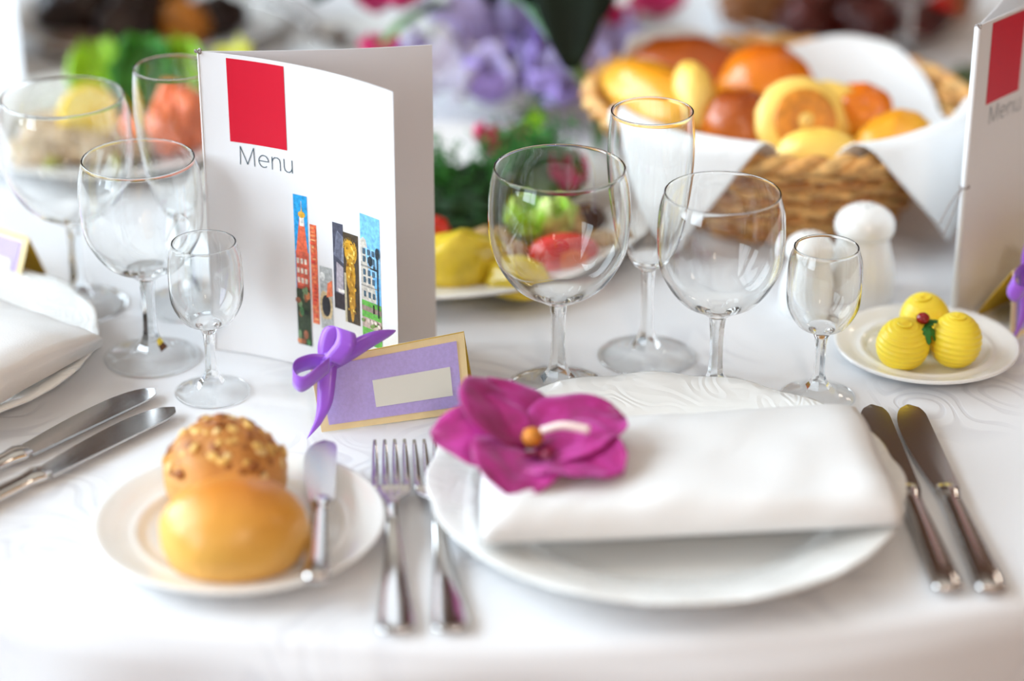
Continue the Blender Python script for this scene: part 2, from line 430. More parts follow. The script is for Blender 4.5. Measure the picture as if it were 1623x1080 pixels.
for src, lab, x, y, rz in ((g1, 'largest wine glass at far left, in front of the meat platter', -.2955, 1.502, .5),
                           (f1, 'tall champagne flute half hidden behind the white menu', -.222, 1.505, .3),
                           (g2, 'medium wine glass standing left of the white menu', -.235, 1.420, .1),
                           (s1, 'small sherry glass before the lower left corner of the white menu', -.190, 1.370, .4),
                           (g1, 'blurred wine glass stem far behind the bread basket', .338, 1.985, .4)):
    c = copy_tree(src); c['label'] = lab; put(c, x, y, rz)

# ================================================================ plates
def plate(name, label, r, rim_z, x, y, mat, waves=0, foot=.62, group=None, cat='plate'):
    pr = [(0, .0042), (r * .55, .0042), (r * .64, .0052), (r * .70, .0085), (r * .76, rim_z * .62), (r * .90, rim_z * .88), (r * .985, rim_z), (r, rim_z - .0004), (r * .995, rim_z - .0022),
          (r * .90, rim_z * .88 - .0032), (r * .76, rim_z * .62 - .0038), (r * .70, .0045), (r * foot + .002, .0022), (r * foot, 0), (r * foot - .004, 0), (r * foot - .006, .0014), (0, .0014)]
    P = []
    for a, b in zip(pr, pr[1:]):
        P += [a, ((a[0] + b[0]) / 2, (a[1] + b[1]) / 2)]
    P.append(pr[-1])
    def rm(th, q, z):
        k = max(0, (q / r - .86) / .14)
        s = abs(math.cos(th * waves / 2)) ** .6 if waves else 0
        return q * (1 + (.018 * (s - .7)) * k * k), z + (.0007 * math.cos(th * waves) * k if waves else 0)
    v, f = lathe(P, 144, rm)
    o = mk(name, v, f, mat, loc=(x, y, TZ + .0004)); return tag(o, label, cat, group)
PLATE_Z = .021
plate('dinner_plate', 'white porcelain dinner plate with moulded rim under the orchid napkin', .1372, PLATE_Z, .0880, 1.219, m_relief, 16, .6)
plate('dinner_plate', 'white porcelain dinner plate cut off by the left edge of the photo', .1335, PLATE_Z, -.400, 1.402, m_relief, 16, .6)
plate('bread_plate', 'small white side plate holding two bread rolls and a butter knife', .0832, .0135, -.1535, 1.187, m_porc, 0, .58)
plate('butter_dish', 'small white plate holding three yellow butter balls', .0605, .0115, .270, 1.421, m_porc, 0, .58)

# ================================================================ napkins
def napkin(name, label, B, loc, rz, h=1.0, seed=0):
    """folded linen pocket; B = [BL, BR, TR, TL] in its own frame"""
    BL, BR, TRr, TL = [Vector((*p, 0)) for p in B]
    loop = sp([(1.0, .0225, 0), (.6, .0225, 0), (.2, .0228, 0), (.03, .0235, 0), (-.018, .0285, 0), (-.012, .0375, 0), (.04, .0435, 0), (.15, .0450, 0), (.45, .0445, 0), (.75, .0405, 0), (.97, .0345, 0), (1.015, .0290, 0)], 4)
    nl = len(loop)
    def f(u, q):
        p = loop[min(nl - 1, round(q * (nl - 1)))]
        vv, z = p.x, p.y
        a = BL.lerp(BR, u); b = TL.lerp(TRr, u); pos = a + (b - a) * vv
        e = max(0, (abs(u - .5) - .42) / .08)
        z0 = .0225 + (z - .0225) * h * (1 - .30 * e * e) * (1 - .22 * max(0, u - .55))
        wr = noise.noise(Vector((u * 5 + seed, vv * 3.2, seed))) * .0022 + noise.noise(Vector((u * 13 - vv * 6, vv * 5, seed))) * .0009
        if z > .03: z0 += wr
        pos += Vector((wr * .5, noise.noise(Vector((u * 4, z * 60, seed))) * .002, 0))
        return (pos.x, pos.y, z0)
    v, fc = grid(f, 44, nl - 1, cv=False)
    W = nl
    # close the back seam and tuck the ends slightly inwards
    fc += [(i * W + W - 1, (i + 1) * W + W - 1, (i + 1) * W, i * W) for i in range(44)]
    for i0 in (0, 44):
        c = sum((Vector(v[i0 * W + j]) for j in range(W)), Vector()) / W
        c += Vector((.006 if i0 == 0 else -.006, 0, 0)); k = len(v); v.append(c)
        fc += [(i0 * W + j, i0 * W + (j + 1) % W, k) for j in range(W)]
    o = mk(name, v, fc, m_napkin, loc=(*loc, TZ), rot=(0, 0, rz)); return tag(o, label, 'napkin')
napkin('napkin', 'folded white linen napkin on the dinner plate under the orchid', [(-.1030, -.079), (.1275, -.057), (.1200, .078), (-.105, .046)], (.0865, 1.215), 0)
napkin('napkin', 'folded white linen napkin on the plate at the left edge', [(-.12, -.062), (.125, -.058), (.122, .062), (-.12, .062)], (-.398, 1.405), R(-33), 1.1, 5)

# ================================================================ cutlery (length along +Y, handle end at the origin)
def section(y, w, t, z, n=14, p=2.6):
    out = []
    for k in range(n):
        a = 2 * PI * k / n; c, s = math.cos(a), math.sin(a)
        out.append((math.copysign(abs(c) ** (2 / p), c) * w / 2, y, z + math.copysign(abs(s) ** (2 / p), s) * t / 2))
    return out
def make_fork(label, L=.205):
    g = thing('dinner_fork', label, 'fork', 0, 0)
    S = [(0, .013, .0026), (.003, .0195, .003), (.012, .0205, .003), (.045, .0150, .003), (.085, .0085, .0034), (.115, .0068, .0036), (.128, .0085, .0034), (.136, .0160, .0026), (.142, .0215, .0022), (.150, .0238, .0020), (.156, .0238, .0018)]
    zc = lambda y: .0034 + .010 * math.exp(-((y - .112) / .034) ** 2) + (.006 * max(0, (y - .15) / .055) ** 2)
    ys = [(a[0], a[1], a[2]) for a in S]; fine = []
    for a, b in zip(ys, ys[1:]):
        for k in range(4): fine.append(tuple(a[i] + (b[i] - a[i]) * k / 4 for i in range(3)))
    fine.append(ys[-1])
    v, f = rings([section(y, w_, t_, zc(y)) for y, w_, t_ in fine]); mk('handle', v, f, m_steel, g)
    for k in range(4):
        x0 = (k - 1.5) * .0062
        secs = []
        for j in range(11):
            q = j / 10; y = .150 + (L - .150) * q
            s_ = section(y, .0047 * (1 - .55 * q ** 2.5), .0019 * (1 - .3 * q), zc(y), 8)
            secs.append([(px + x0 * (1 - .04 * q), py, pz) for px, py, pz in s_])
        v, f = rings(secs); mk('tine', v, f, m_steel, g)
    return g
def make_knife(name, label, L=.222, blade=.105, bw=.019, tip=1.0, hw=.0175):
    g = thing(name, label, 'knife', 0, 0); hb = L - blade
    S = [(0, .010, .005), (.002, hw * .95, .0075), (.012, hw, .0085), (hb * .5, hw * .82, .0075), (hb - .016, hw * .66, .0070), (hb - .010, hw * .78, .0080), (hb - .006, hw * .9, .0078), (hb - .002, hw * .74, .0062), (hb, hw * .72, .005)]
    fine = []
    for a, b in zip(S, S[1:]):
        for k in range(4): fine.append(tuple(a[i] + (b[i] - a[i]) * k / 4 for i in range(3)))
    fine.append(S[-1])
    v, f = rings([section(y, w_, t_, .0045, 16, 2.4) for y, w_, t_ in fine]); mk('handle', v, f, m_steel, g)
    # blade: straight back on +x, belly on -x, rounded point
    secs = []
    for j in range(25):
        q = j / 24; y = hb - .002 + (blade + .002) * q
        back = bw * .42 * (1 if q < .86 else math.sqrt(max(0, 1 - ((q - .86) / .14) ** 2)) * .9 + .1 * (1 - (q - .86) / .14))
        belly = -bw * (.36 + .30 * math.sin(min(1, q / .8) * PI * .62)) * (1 if q < .70 else math.sqrt(max(0, 1 - ((q - .70) / .302) ** 2)))
        z = .0042 + .0004 * q; tb = .0020 * (1 - .5 * q)
        c0 = back * .5 + belly * .5
        secs.append([(back, y, z + tb / 2), (c0, y, z + tb * .36), (belly, y, z + .0002), (belly, y, z - .0002), (c0, y, z - tb * .36), (back, y, z - tb / 2)])
    v, f = rings(secs); o = mk('blade', v, f, m_blade, g, smooth=False)
    return g
def aim(o, end, tip, z=0, pitch=0):
    d = Vector((tip[0] - end[0], tip[1] - end[1])); o.location = (end[0], end[1], TZ + z)
    o.rotation_mode = 'XYZ'; o.rotation_euler = (pitch, 0, math.atan2(-d.x, d.y)); return o
fk = make_fork('fork next to the bread plate, in front of the place card')
aim(fk, (-.0605, 1.082), (-.0735, 1.285), .0006)
c = copy_tree(fk); c['label'] = 'fork whose handle slips under the rim of the dinner plate'; aim(c, (-.0315, 1.083), (-.0515, 1.305), .0006)
kn = make_knife('table_knife', 'table knife right of the dinner plate, nearest its napkin')
aim(kn, (.2365, 1.121), (.2245, 1.342), .0006)
for lab, e, t_ in (('outermost table knife at the right, with open cloth on its right', (.2600, 1.121), (.2475, 1.337)),
                   ('table knife at left edge, nearest the left plate', (-.366, 1.193), (-.2255, 1.364)),
                   ('table knife at left, between the other left knife and the bread rolls', (-.349, 1.166), (-.2100, 1.338))):
    c = copy_tree(kn); c['label'] = lab; aim(c, e, t_, .0006)
bk = make_knife('butter_knife', 'short butter knife lying across the right side of the bread plate', .158, .070, .0175, 1, .0140)
aim(bk, (-.1045, 1.109), (-.1105, 1.264), .0150, R(.2))
# ================================================================ bread rolls on the side plate
G = lambda *c: srgb(*c)
m_roll = crust('golden_crust', [(0.0, G(150, 86, 30)), (.14, G(224, 170, 84)), (.45, G(234, 180, 86)), (.8, G(224, 156, 60)), (1.0, G(200, 120, 36))], .36, 14, .25)
m_seedroll = crust('malted_crust', [(0.0, G(196, 140, 80)), (.3, G(214, 160, 92)), (.6, G(206, 142, 66)), (1.0, G(176, 108, 40))], .5, 30, .4)
v, f = blob(.0415, .034, .049, .035, 1.6, 3, 56, 36, .75)
o = mk('bread_roll', v, f, m_roll, loc=(-.1525, 1.1525, TZ + .0052)); tag(o, 'smooth golden bread roll at the front of the side plate', 'bread roll')
v, f = blob(.035, .032, .053, .07, 2.2, 8, 56, 36, .7)
sr = mk('bread_roll', v, f, m_seedroll, loc=(-.1645, 1.2165, TZ + .0052)); tag(sr, 'round seeded bread roll behind the smooth golden roll', 'bread roll')
sv, sf = blob(.0034, .0024, .0022, .15, 2, 1, 8, 6)
seeds = [mk('seed', sv, sf, mt, sr) for mt in (plain('oat_seed', G(222, 178, 96), .5), plain('dark_seed', G(150, 88, 34), .5), plain('pale_seed', G(236, 206, 140), .5))]
rng = random.Random(4)
for k in range(110):
    s_ = seeds[k] if k < 3 else bpy.data.objects.new('seed', seeds[rng.choice((0, 0, 1, 1, 2))].data)
    if k >= 3: link(s_, sr)
    th = rng.uniform(0, 2 * PI); ph = math.asin(rng.uniform(.12, 1))
    p = Vector(min(v, key=lambda q: (Vector(q) - Vector((.036 * math.cos(ph) * math.cos(th), .033 * math.cos(ph) * math.sin(th), .024 + .032 * math.sin(ph)))).length))
    nrm = Vector((p.x / .035, p.y / .032, (p.z - .022) / .033)).normalized()
    s_.location = p - nrm * .0013
    s_.rotation_euler = (nrm.to_track_quat('Z', 'Y') @ Matrix.Rotation(rng.uniform(0, 6.28), 3, 'Z').to_quaternion()).to_euler()
    q = rng.uniform(.65, 1.35); s_.scale = (q, q, q * rng.uniform(.7, 1.3))

# ================================================================ orchid blossom
def petal_mat():
    m, n, l, b = new_mat('orchid_petal')
    tc = n.new('ShaderNodeTexCoord'); t = n.new('ShaderNodeTexNoise'); t.inputs['Scale'].default_value = 60; t.inputs['Detail'].default_value = 5
    l.new(tc.outputs['Object'], t.inputs['Vector'])
    r = ramp_node(n, [(.3, G(128, 0, 78)), (.55, G(164, 8, 112)), (.75, G(190, 50, 150))]); l.new(t.outputs[0], r.inputs[0]); l.new(r.outputs[0], b.inputs['Base Color'])
    b.inputs['Roughness'].default_value = .45; b.inputs['Sheen Weight'].default_value = .5
    b.inputs['Sheen Tint'].default_value = (.9, .4, .8, 1)
    return m
m_petal = petal_mat()
orc = thing('orchid_blossom', 'magenta orchid blossom lying on the folded napkin', 'flower', .0105, 1.203, .0475)
def petal(name, ang, L, W, lift, curl, parent, mat, tilt=0, base=.003, ruff=.003, seed=0, pw=.75, thick=.0007):
    def f(u, vv):
        s = base + L * u; wd = W * (max(0, math.sin((.10 + .90 * u ** .72) * PI)) ** pw + .02)
        q = (vv - .5) * 2
        x = s; y_ = q * wd / 2
        z = lift * u - curl * u * u + .20 * wd * q * q * .5 + ruff * noise.noise(Vector((u * 4, q * 2.4, seed))) + q * tilt * wd * .5
        return (x * math.cos(ang) - y_ * math.sin(ang), x * math.sin(ang) + y_ * math.cos(ang), z)
    v, fc = grid(f, 16, 12); o = mk(name, v, fc, mat, parent); return solid(o, thick, 0)
petal('petal', R(118), .050, .062, .030, .008, orc, m_petal, .30, seed=1, pw=.42)         # broad upper left petal
petal('petal', R(22), .055, .058, .020, .010, orc, m_petal, .12, seed=2, pw=.45)         # broad right petal
petal('petal', R(165), .056, .046, .016, .012, orc, m_petal, -.45, .003, seed=3, pw=.6)     # left sepal
petal('petal', R(-30), .056, .054, .014, .012, orc, m_petal, .15, seed=4, pw=.45)         # lower right sepal
petal('petal', R(-105), .046, .056, .010, .012, orc, m_petal, -.15, seed=5, pw=.42)       # lower sepal
m_col = plain('orchid_throat', G(206, 128, 40), .5, var=.3, scale=200)
petal('lip', R(-65), .022, .016, .012, .004, orc, plain('orchid_lip', G(120, 0, 50), .5), seed=6)
v, f = blob(.0062, .0062, .011, .15, 3, 2, 20, 14); mk('column', v, f, m_col, orc, loc=(.001, 0, .003))
v, f = tube(sp([(.006, .001, .012), (.018, .0005, .0155), (.033, -.001, .0135)], 6), lambda t_: .0022 + .0005 * t_, 10)
mk('petal_edge_highlight', v, f, plain('pale_highlight', G(246, 228, 220), .4), orc)  # pale tube standing in for the bright highlight along a petal edge

# ================================================================ place cards with satin bows
def place_card(label, BLp, BRp, TLp, TRp, depth, bow=True, skew=0.0):
    o3 = Vector((*BLp,)); org = o3
    g = thing('place_card', label, 'place card', org.x, org.y, .0007)
    V = lambda p: Vector(p) - Vector((org.x, org.y, 0))
    BL, BR, TL, TRr = V(BLp), V(BRp), V(TLp), V(TRp)
    nrm = (BR - BL).cross(TL - BL).normalized()
    at = lambda u, q, k=0.0: BL.lerp(BR, u).lerp(TL.lerp(TRr, u), q) + nrm * k
    def slab(u0, u1, q0, q1, k0, k1):
        vs = [at(u, q, k) for k in (k0, k1) for u, q in ((u0, q0), (u1, q0), (u1, q1), (u0, q1))]
        return vs, [(0, 1, 2, 3), (4, 5, 6, 7), (0, 1, 5, 4), (1, 2, 6, 5), (2, 3, 7, 6), (3, 0, 4, 7)]
    v, f = slab(0, 1, 0, 1, -.0005, 0); mk('front_panel', v, f, m_cream, g, smooth=False)
    back = (BR - BL).cross(Vector((0, 0, 1))).normalized() * -1
    sk = (BR - BL).normalized() * skew; b0 = TL + back * depth + sk; b1 = TRr + back * depth + sk; b0.z = b1.z = 0
    vs = [TL + nrm * -.0002, TRr + nrm * -.0002, b1, b0]; vs += [p - back * .0006 for p in vs]
    mk('back_panel', vs, [(0, 1, 2, 3), (4, 5, 6, 7), (0, 1, 5, 4), (1, 2, 6, 5), (2, 3, 7, 6), (3, 0, 4, 7)], m_gold, g, smooth=False)
    v, f = slab(.055, .945, .09, .90, .0001, .0007); lp = mk('lavender_panel', v, f, m_lav, g, smooth=False)
    v, f = slab(.375, .885, .24, .60, .0007, .0013); mk('name_strip', v, f, m_label, lp, smooth=False)
    if bow:
        Wd = (BR - BL).length; ex = (BR - BL).normalized(); ey = (TL - BL).normalized()
        K = at(.105, .955, .003)
        def strip(name, pts, wf, n=8):
            P = sp([K + ex * a * Wd + ey * b * Wd + nrm * c for a, b, c in pts], n)
            vs, fs = [], []
            for i, p in enumerate(P):
                q = i / (len(P) - 1); d = wf(q); wv = (ex * d[0] + ey * d[1] + nrm * d[2]) * Wd / 2
                vs += [p - wv, p - wv * .33 + nrm * .0004, p + wv * .33 + nrm * .0004, p + wv]
            for i in range(len(P) - 1):
                for j in range(3): fs.append((4 * i + j, 4 * i + j + 1, 4 * i + j + 5, 4 * i + j + 4))
            o = mk(name, vs, fs, m_ribbon, g); return solid(o, .0003)
        # tails
        strip('ribbon_tail', [(0, 0, .001), (.12, .05, .004), (.30, .125, .006), (.47, .155, .003)], lambda q: (-.03 * (1 - q), .115 * (1 - q ** 3) ** .8 + .012, .02))
        strip('ribbon_tail', [(0, 0, .001), (-.035, -.13, .004), (-.085, -.29, .006), (-.17, -.43, .004)], lambda q: (.135 - .03 * q, .02 + .07 * q, .02))
        # loops
        strip('ribbon_loop', [(0, 0, .002), (.02, .10, .001), (.075, .20, .002), (.14, .205, .006), (.115, .12, .011), (.02, .01, .006)], lambda q: (.11, -.05, .05))
        strip('ribbon_loop', [(0, 0, .002), (-.10, .02, .001), (-.21, .0, .003), (-.245, -.055, .006), (-.20, -.10, .010), (-.08, -.04, .010), (0, -.005, .006)], lambda q: (.012, .11, .05))
        v, f = blob(.0046, .0034, .0064, .12, 3, 1, 16, 12)
        kn_ = mk('ribbon_knot', v, f, m_ribbon, g); kn_.location = K - nrm * .001; kn_.rotation_euler = nrm.to_track_quat('Z', 'Y').to_euler()
    return g
place_card('lavender and cream place card with violet bow in front of the menu', (-.1167, 1.3144, 0), (-.0254, 1.3415, 0), (-.1237, 1.3250, .043), (-.0299, 1.3557, .0490), .024, True, .012)
place_card('place card with ochre back at the left edge, behind the left plate', (-.415, 1.560, 0), (-.3405, 1.505, 0), (-.410, 1.574, .044), (-.329, 1.516, .044), .018, False)
place_card('place card with violet bow cut off by the right edge', (.3300, 1.445, 0), (.4000, 1.510, 0), (.3300, 1.4560, .046), (.4000, 1.521, .046), .03)

# ================================================================ menus
def col_mesh(name, polys, mat, parent):
    """flat print: polys = [(list of 3D points, sRGB colour)]"""
    vs, fs, cs = [], [], []
    for pts, c in polys:
        k = len(vs); vs += [tuple(p) for p in pts]; fs.append(tuple(range(k, len(vs)))); cs.append(c)
    me = bpy.data.meshes.new(name); me.from_pydata(vs, [], fs); me.update()
    at = me.color_attributes.new('Col', 'FLOAT_COLOR', 'CORNER')
    for p, c in zip(me.polygons, cs):
        for li in p.loop_indices: at.data[li].color = srgb(*c)
    me.materials.append(mat); o = bpy.data.objects.new(name, me); return link(o, parent)
STROKES = {  # thin sans letters, unit cap height: (list of polylines, advance)
    'M': ([[(0, 0), (.03, 1), (.42, .05), (.81, 1), (.84, 0)]], 1.08),
    'e': ([[(.02, .36), (.60, .36)] + [(.31 + .29 * math.cos(a), .35 + .34 * math.sin(a)) for a in [k * PI / 10 for k in range(1, 18)]]], .82),
    'n': ([[(0, 0), (0, .68)], [(0, .42), (.06, .58), (.18, .68), (.34, .68), (.46, .60), (.50, .42), (.50, 0)]], .74),
    'u': ([[(0, .68), (0, .24), (.05, .08), (.17, 0), (.32, 0), (.44, .09), (.50, .25)], [(.50, .68), (.50, 0)]], .7)}
def make_menu(label, spine, fdir, bdir, h, bulge_f, bulge_b, W, m_front, m_in, photos, spine_w=.0):
    g = thing('menu_card', label, 'menu', spine[0], spine[1], .0006)
    def panel(d, bulge):
        d = Vector(d).normalized(); n2 = Vector((d.y, -d.x))          # towards the viewer's side
        def P(s, t_, k=0.0):
            c = d * (s * W) - n2 * (bulge * 4 * s * (1 - s)) + n2 * k
            return Vector((c.x, c.y, t_ * h))
        return P
    Pf, Pb = panel(fdir, bulge_f), panel(bdir, bulge_b)
    def sheet(name, P, k0, k1, mat, s1=1.0, t1=1.0):
        vs, fs = [], []; N = 20
        for i in range(N + 1):
            for k in (k0, k1):
                for t_ in (0, t1): vs.append(P(s1 * i / N, t_, k))
        for i in range(N):
            a = 4 * i; b = a + 4
            fs += [(a, b, b + 1, a + 1), (a + 2, a + 3, b + 3, b + 2), (a + 1, b + 1, b + 3, a + 3), (a, a + 2, b + 2, b)]
        fs += [(0, 1, 3, 2), (4 * N, 4 * N + 2, 4 * N + 3, 4 * N + 1)]
        return mk(name, vs, fs, mat, g, smooth=False)
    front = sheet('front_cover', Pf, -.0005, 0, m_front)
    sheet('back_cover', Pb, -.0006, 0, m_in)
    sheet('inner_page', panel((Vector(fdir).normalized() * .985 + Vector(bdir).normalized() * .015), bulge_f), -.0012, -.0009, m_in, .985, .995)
    # spine fold
    v, f = tube([(0, 0, .0), (0, 0, h)], .0006 + spine_w, 10); mk('spine', v, f, m_front, g)
    def quad(name, s0, s1, t0, t1, mat, k=.0002, par=front):
        vs, fs = grid(lambda u, q: Pf(s0 + (s1 - s0) * u, t0 + (t1 - t0) * q, k), 6, 1)
        return mk(name, vs, fs, mat, par, smooth=False)
    quad('red_square', .125, .400, .72, .988, m_red)
    # lettering
    s0, t0, cap = .168, .650, .0118; x = 0; lv, lf = [], []; th = .00058
    for ch in 'Menu':
        pls, adv = STROKES[ch]
        for pl in pls:
            for a, b in zip(pl, pl[1:]):
                A = Vector(a) * cap; B = Vector(b) * cap; d = (B - A).normalized(); p = Vector((-d.y, d.x)) * th / 2; e = d * th / 2
                k = len(lv)
                for q in (A - e - p, B + e - p, B + e + p, A - e + p):
                    lv.append(Pf(s0 + (x * cap + q.x) / W, t0 + q.y / h, .00025))
                lf.append((k, k + 1, k + 2, k + 3))
        x += adv
    mk('lettering', lv, lf, m_ink, front, smooth=False)
    # cord tied round the spine
    m_cord = plain('silver_cord', G(150, 140, 135), .4)
    v, f = tube([(.0018 * math.cos(a), .0018 * math.sin(a) - .0, h + .0012 * math.sin(a * 2)) for a in [k * PI / 8 for k in range(17)]], .0006, 6)
    cord = mk('cord', v, f, m_cord, g)
    return g, Pf, front
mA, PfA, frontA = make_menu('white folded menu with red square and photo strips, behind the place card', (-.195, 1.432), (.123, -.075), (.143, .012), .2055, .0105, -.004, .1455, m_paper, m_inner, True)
def strip(s0, s1, t0, t1, items):
    polys = []
    for k, (pts, c) in enumerate(items):
        polys.append(([PfA(s0 + (s1 - s0) * u, t0 + (t1 - t0) * q, .0002 + .00003 * k) for u, q in pts], c))
    return col_mesh('photo_strip', polys, m_print, frontA)
RC = lambda x0, x1, y0, y1: [(x0, y0), (x1, y0), (x1, y1), (x0, y1)]
EL = lambda cx, cy, rx, ry, n=16: [(cx + rx * math.cos(2 * PI * k / n), cy + ry * math.sin(2 * PI * k / n)) for k in range(n)]
rg = random.Random(3)
it = [(RC(0, 1, 0, 1), (40, 160, 225)), ([(.0, .12), (1, .12), (1, .40), (.05, .40)], (190, 80, 60)), ([(.08, .62), (.95, .62), (.72, .86), (.42, .86)], (236, 112, 78)),
      (RC(.05, 1, .40, .63), (220, 104, 80)), (RC(.42, .74, .80, .86), (240, 236, 228)), (EL(.58, .875, .26, .022), (226, 170, 50)), ([(.52, .885), (.64, .885), (.58, .935)], (226, 180, 60)), (RC(.565, .595, .93, .965), (200, 190, 170)),
      (RC(0, 1, 0, .38), (52, 66, 44))]
for k in range(9): it.append((RC(.12 + .28 * (k % 3), .30 + .28 * (k % 3), .42 + .065 * (k // 3), .455 + .065 * (k // 3)), (238, 228, 214)))
for k in range(16): it.append((EL(rg.uniform(.1, .9), rg.uniform(.02, .38), rg.uniform(.1, .22), rg.uniform(.015, .035), 9), rg.choice([(70, 120, 70), (210, 130, 80), (30, 40, 30), (120, 150, 110), (150, 90, 60)])))
strip(.42, .492, .076, .582, it)
it = [(RC(0, 1, 0, 1), (228, 112, 76))]
for k in range(26): q = k / 26; it.append((RC(rg.uniform(0, .4), rg.uniform(.55, 1), q, q + rg.uniform(.012, .03)), rg.choice([(214, 60, 50), (240, 176, 120), (232, 140, 90), (226, 84, 60)])))
strip(.502, .537, .16, .494, it)
it = [(RC(0, 1, 0, 1), (176, 180, 180)), (EL(.45, .46, .52, .24), (206, 184, 140)), (EL(.45, .46, .36, .15), (40, 40, 46)), ([(.5, .58), (1, .62), (1, .84), (.6, .78)], (226, 120, 80)), (EL(.2, .86, .22, .06), (226, 228, 226)), (RC(0, 1, 0, .14), (214, 214, 210)), (EL(.6, .1, .3, .05), (150, 150, 150))]
strip(.548, .615, .12, .363, it)
it = [(RC(0, 1, 0, 1), (74, 76, 92)), ([(.05, .62), (1, .55), (1, .86), (.4, .92)], (140, 146, 164)), ([(.2, .2), (.9, .18), (.95, .5), (.3, .55)], (176, 168, 178)), (RC(0, 1, 0, .18), (58, 50, 56)), (RC(.4, 1, .2, .24), (240, 236, 230))]
for k in range(7): it.append(([(.1 + .1 * k, .58), (.15 + .1 * k, .58), (.32 + .1 * k, .9), (.29 + .1 * k, .9)], (96, 100, 122)))
strip(.626, .684, .236, .522, it)
it = [(RC(0, 1, 0, 1), (72, 60, 44)), (RC(0, .26, 0, .55), (190, 180, 150)), (EL(.48, .80, .42, .15), (208, 156, 40)), (EL(.5, .78, .20, .085), (240, 200, 90)), (EL(.45, .55, .32, .2), (196, 146, 40)), (EL(.5, .32, .22, .25), (186, 136, 36)), (EL(.5, .12, .12, .1), (200, 150, 50))]
for k in range(26): it.append((EL(.5 + rg.uniform(-.3, .3), rg.uniform(.1, .9), rg.uniform(.03, .09), rg.uniform(.008, .025), 7), rg.choice([(244, 214, 110), (150, 100, 20), (226, 176, 60), (120, 80, 20)])))
for k in range(12): a = k * PI / 11; it.append(([(.5 + .36 * math.cos(a), .84 + .07 * math.sin(a)), (.5 + .42 * math.cos(a + .1), .84 + .07 * math.sin(a + .1)), (.5 + .5 * math.cos(a + .05), .86 + .115 * math.sin(a + .05))], (230, 184, 70)))
strip(.685, .77, .2, .5, it)
it = [(RC(0, 1, 0, 1), (120, 188, 240)), (RC(0, 1, .55, .75), (150, 205, 245)), ([(0, .34), (.86, .34), (.84, .70), (.62, .82), (.2, .84), (0, .80)], (202, 196, 184)), (RC(0, .8, .60, .615), (150, 146, 138)), (RC(0, .9, .45, .46), (150, 146, 138)), (RC(0, 1, 0, .34), (100, 176, 70)), (RC(0, 1, .13, .21), (190, 170, 160)), (RC(0, 1, .26, .30), (150, 130, 120))]
for yy in (.37, .48, .54, .64, .70):
    for xx in (.12, .36, .58): it.append((RC(xx, xx + .12, yy, yy + .045), (72, 96, 112)))
it += [(RC(.84, .9, .24, .70), (34, 40, 44)), (EL(.87, .735, .1, .045), (40, 50, 56)), (EL(.5, .66, .1, .04), (40, 50, 56)), (EL(.70, .62, .04, .02), (40, 46, 50)), (RC(.5, .87, .60, .612), (40, 46, 50)), (RC(.60, .66, .26, .33), (50, 40, 40))]
for k in range(10): it.append((EL(rg.uniform(.05, .95), .17 + rg.uniform(-.03, .03), .09, .015, 8), rg.choice([(226, 210, 200), (130, 110, 110), (120, 150, 80)])))
strip(.784, .90, .15, .58, it)
mB, PfB, frontB = make_menu('folded menu with dark red square at the right edge, turned away from the light', (.2965, 1.474), (.69, .72), (.40, .917), .208, .002, -.002, .1455, m_paper, m_paper, False, .0016)
v, f = tube(sp([(-.002, -.002, .098), (-.006, -.006, .086), (-.011, -.010, .074), (-.014, -.012, .066)], 5), .0005, 6)
m_cord = MATS['silver_cord']
mk('cord_tail', v, f, m_cord, mB)
v, f = tube(sp([(-.002, -.002, .098), (-.008, -.004, .090), (-.014, -.008, .080), (-.016, -.010, .076)], 5), .0005, 6); mk('cord_tail', v, f, m_cord, mB)
v, f = tube([(.0032 * math.cos(a), .0032 * math.sin(a), .098) for a in [k * PI / 8 for k in range(17)]], .0006, 6); mk('cord_knot', v, f, m_cord, mB)
mC, _, _ = make_menu('blurred white menu card standing at the far upper left', (-.490, 2.080), (.5, -.87), (-.9, .4), .2055, .002, -.002, .1455, m_paper, m_paper, False, .001)

# ================================================================ butter balls
def butter(label, x, y, z, rx, rz_, rot, ridges):
    prof = []
    for k in range(61):
        a = -PI / 2 + PI * k / 60
        r_ = max(0, math.cos(a)); rr = r_ ** .85 * rx; zz = (math.sin(a) + 1) * rz_
        rr += (.00042 if ridges else .0001) * math.sin(k * 2 * PI / 4.3) * min(1, r_ * 3)
        prof.append((rr if 0 < k < 60 else 0, zz))
    def rm(th, r, z_): return r * (1 + .03 * math.sin(2 * th + rot)), z_ + .0006 * math.sin(th + rot) * (z_ / rz_)
    v, f = lathe(prof, 48, rm); g = mk('butter_ball', v, f, m_butter, loc=(x, y, TZ + z), rot=(R(6) * math.cos(rot), R(8) * math.sin(rot), rot))
    # spiral curl on top
    sv, sf = tube([(rx * .42 * (1 - t_ * .85) * math.cos(t_ * 9), rx * .42 * (1 - t_ * .85) * math.sin(t_ * 9), 2 * rz_ * (.955 + .05 * t_)) for t_ in [k / 30 for k in range(31)]], lambda t_: .0011 * (1 - .5 * t_), 6)
    mk('curl', sv, sf, m_butter, g)
    return tag(g, label, 'butter')
butter('ridged butter ball at the front left of the butter plate', .2495, 1.399, .0046, .0172, .0160, .3, True)
butter('ridged butter ball with swirled top at the front right of butter plate', .2835, 1.399, .0046, .0170, .0172, 1.2, True)
butter('smoother butter ball at the back of the butter plate', .2715, 1.4275, .0046, .0170, .0180, 2.2, False)
gar = thing('garnish', 'red berry and parsley leaf resting on top between the butter balls', 'garnish', .2635, 1.3985, .0290)
v, f = blob(.0044, .0044, .0075, .08, 3, 2, 18, 12); mk('berry', v, f, m_berry, gar, loc=(-.0005, .004, .004))
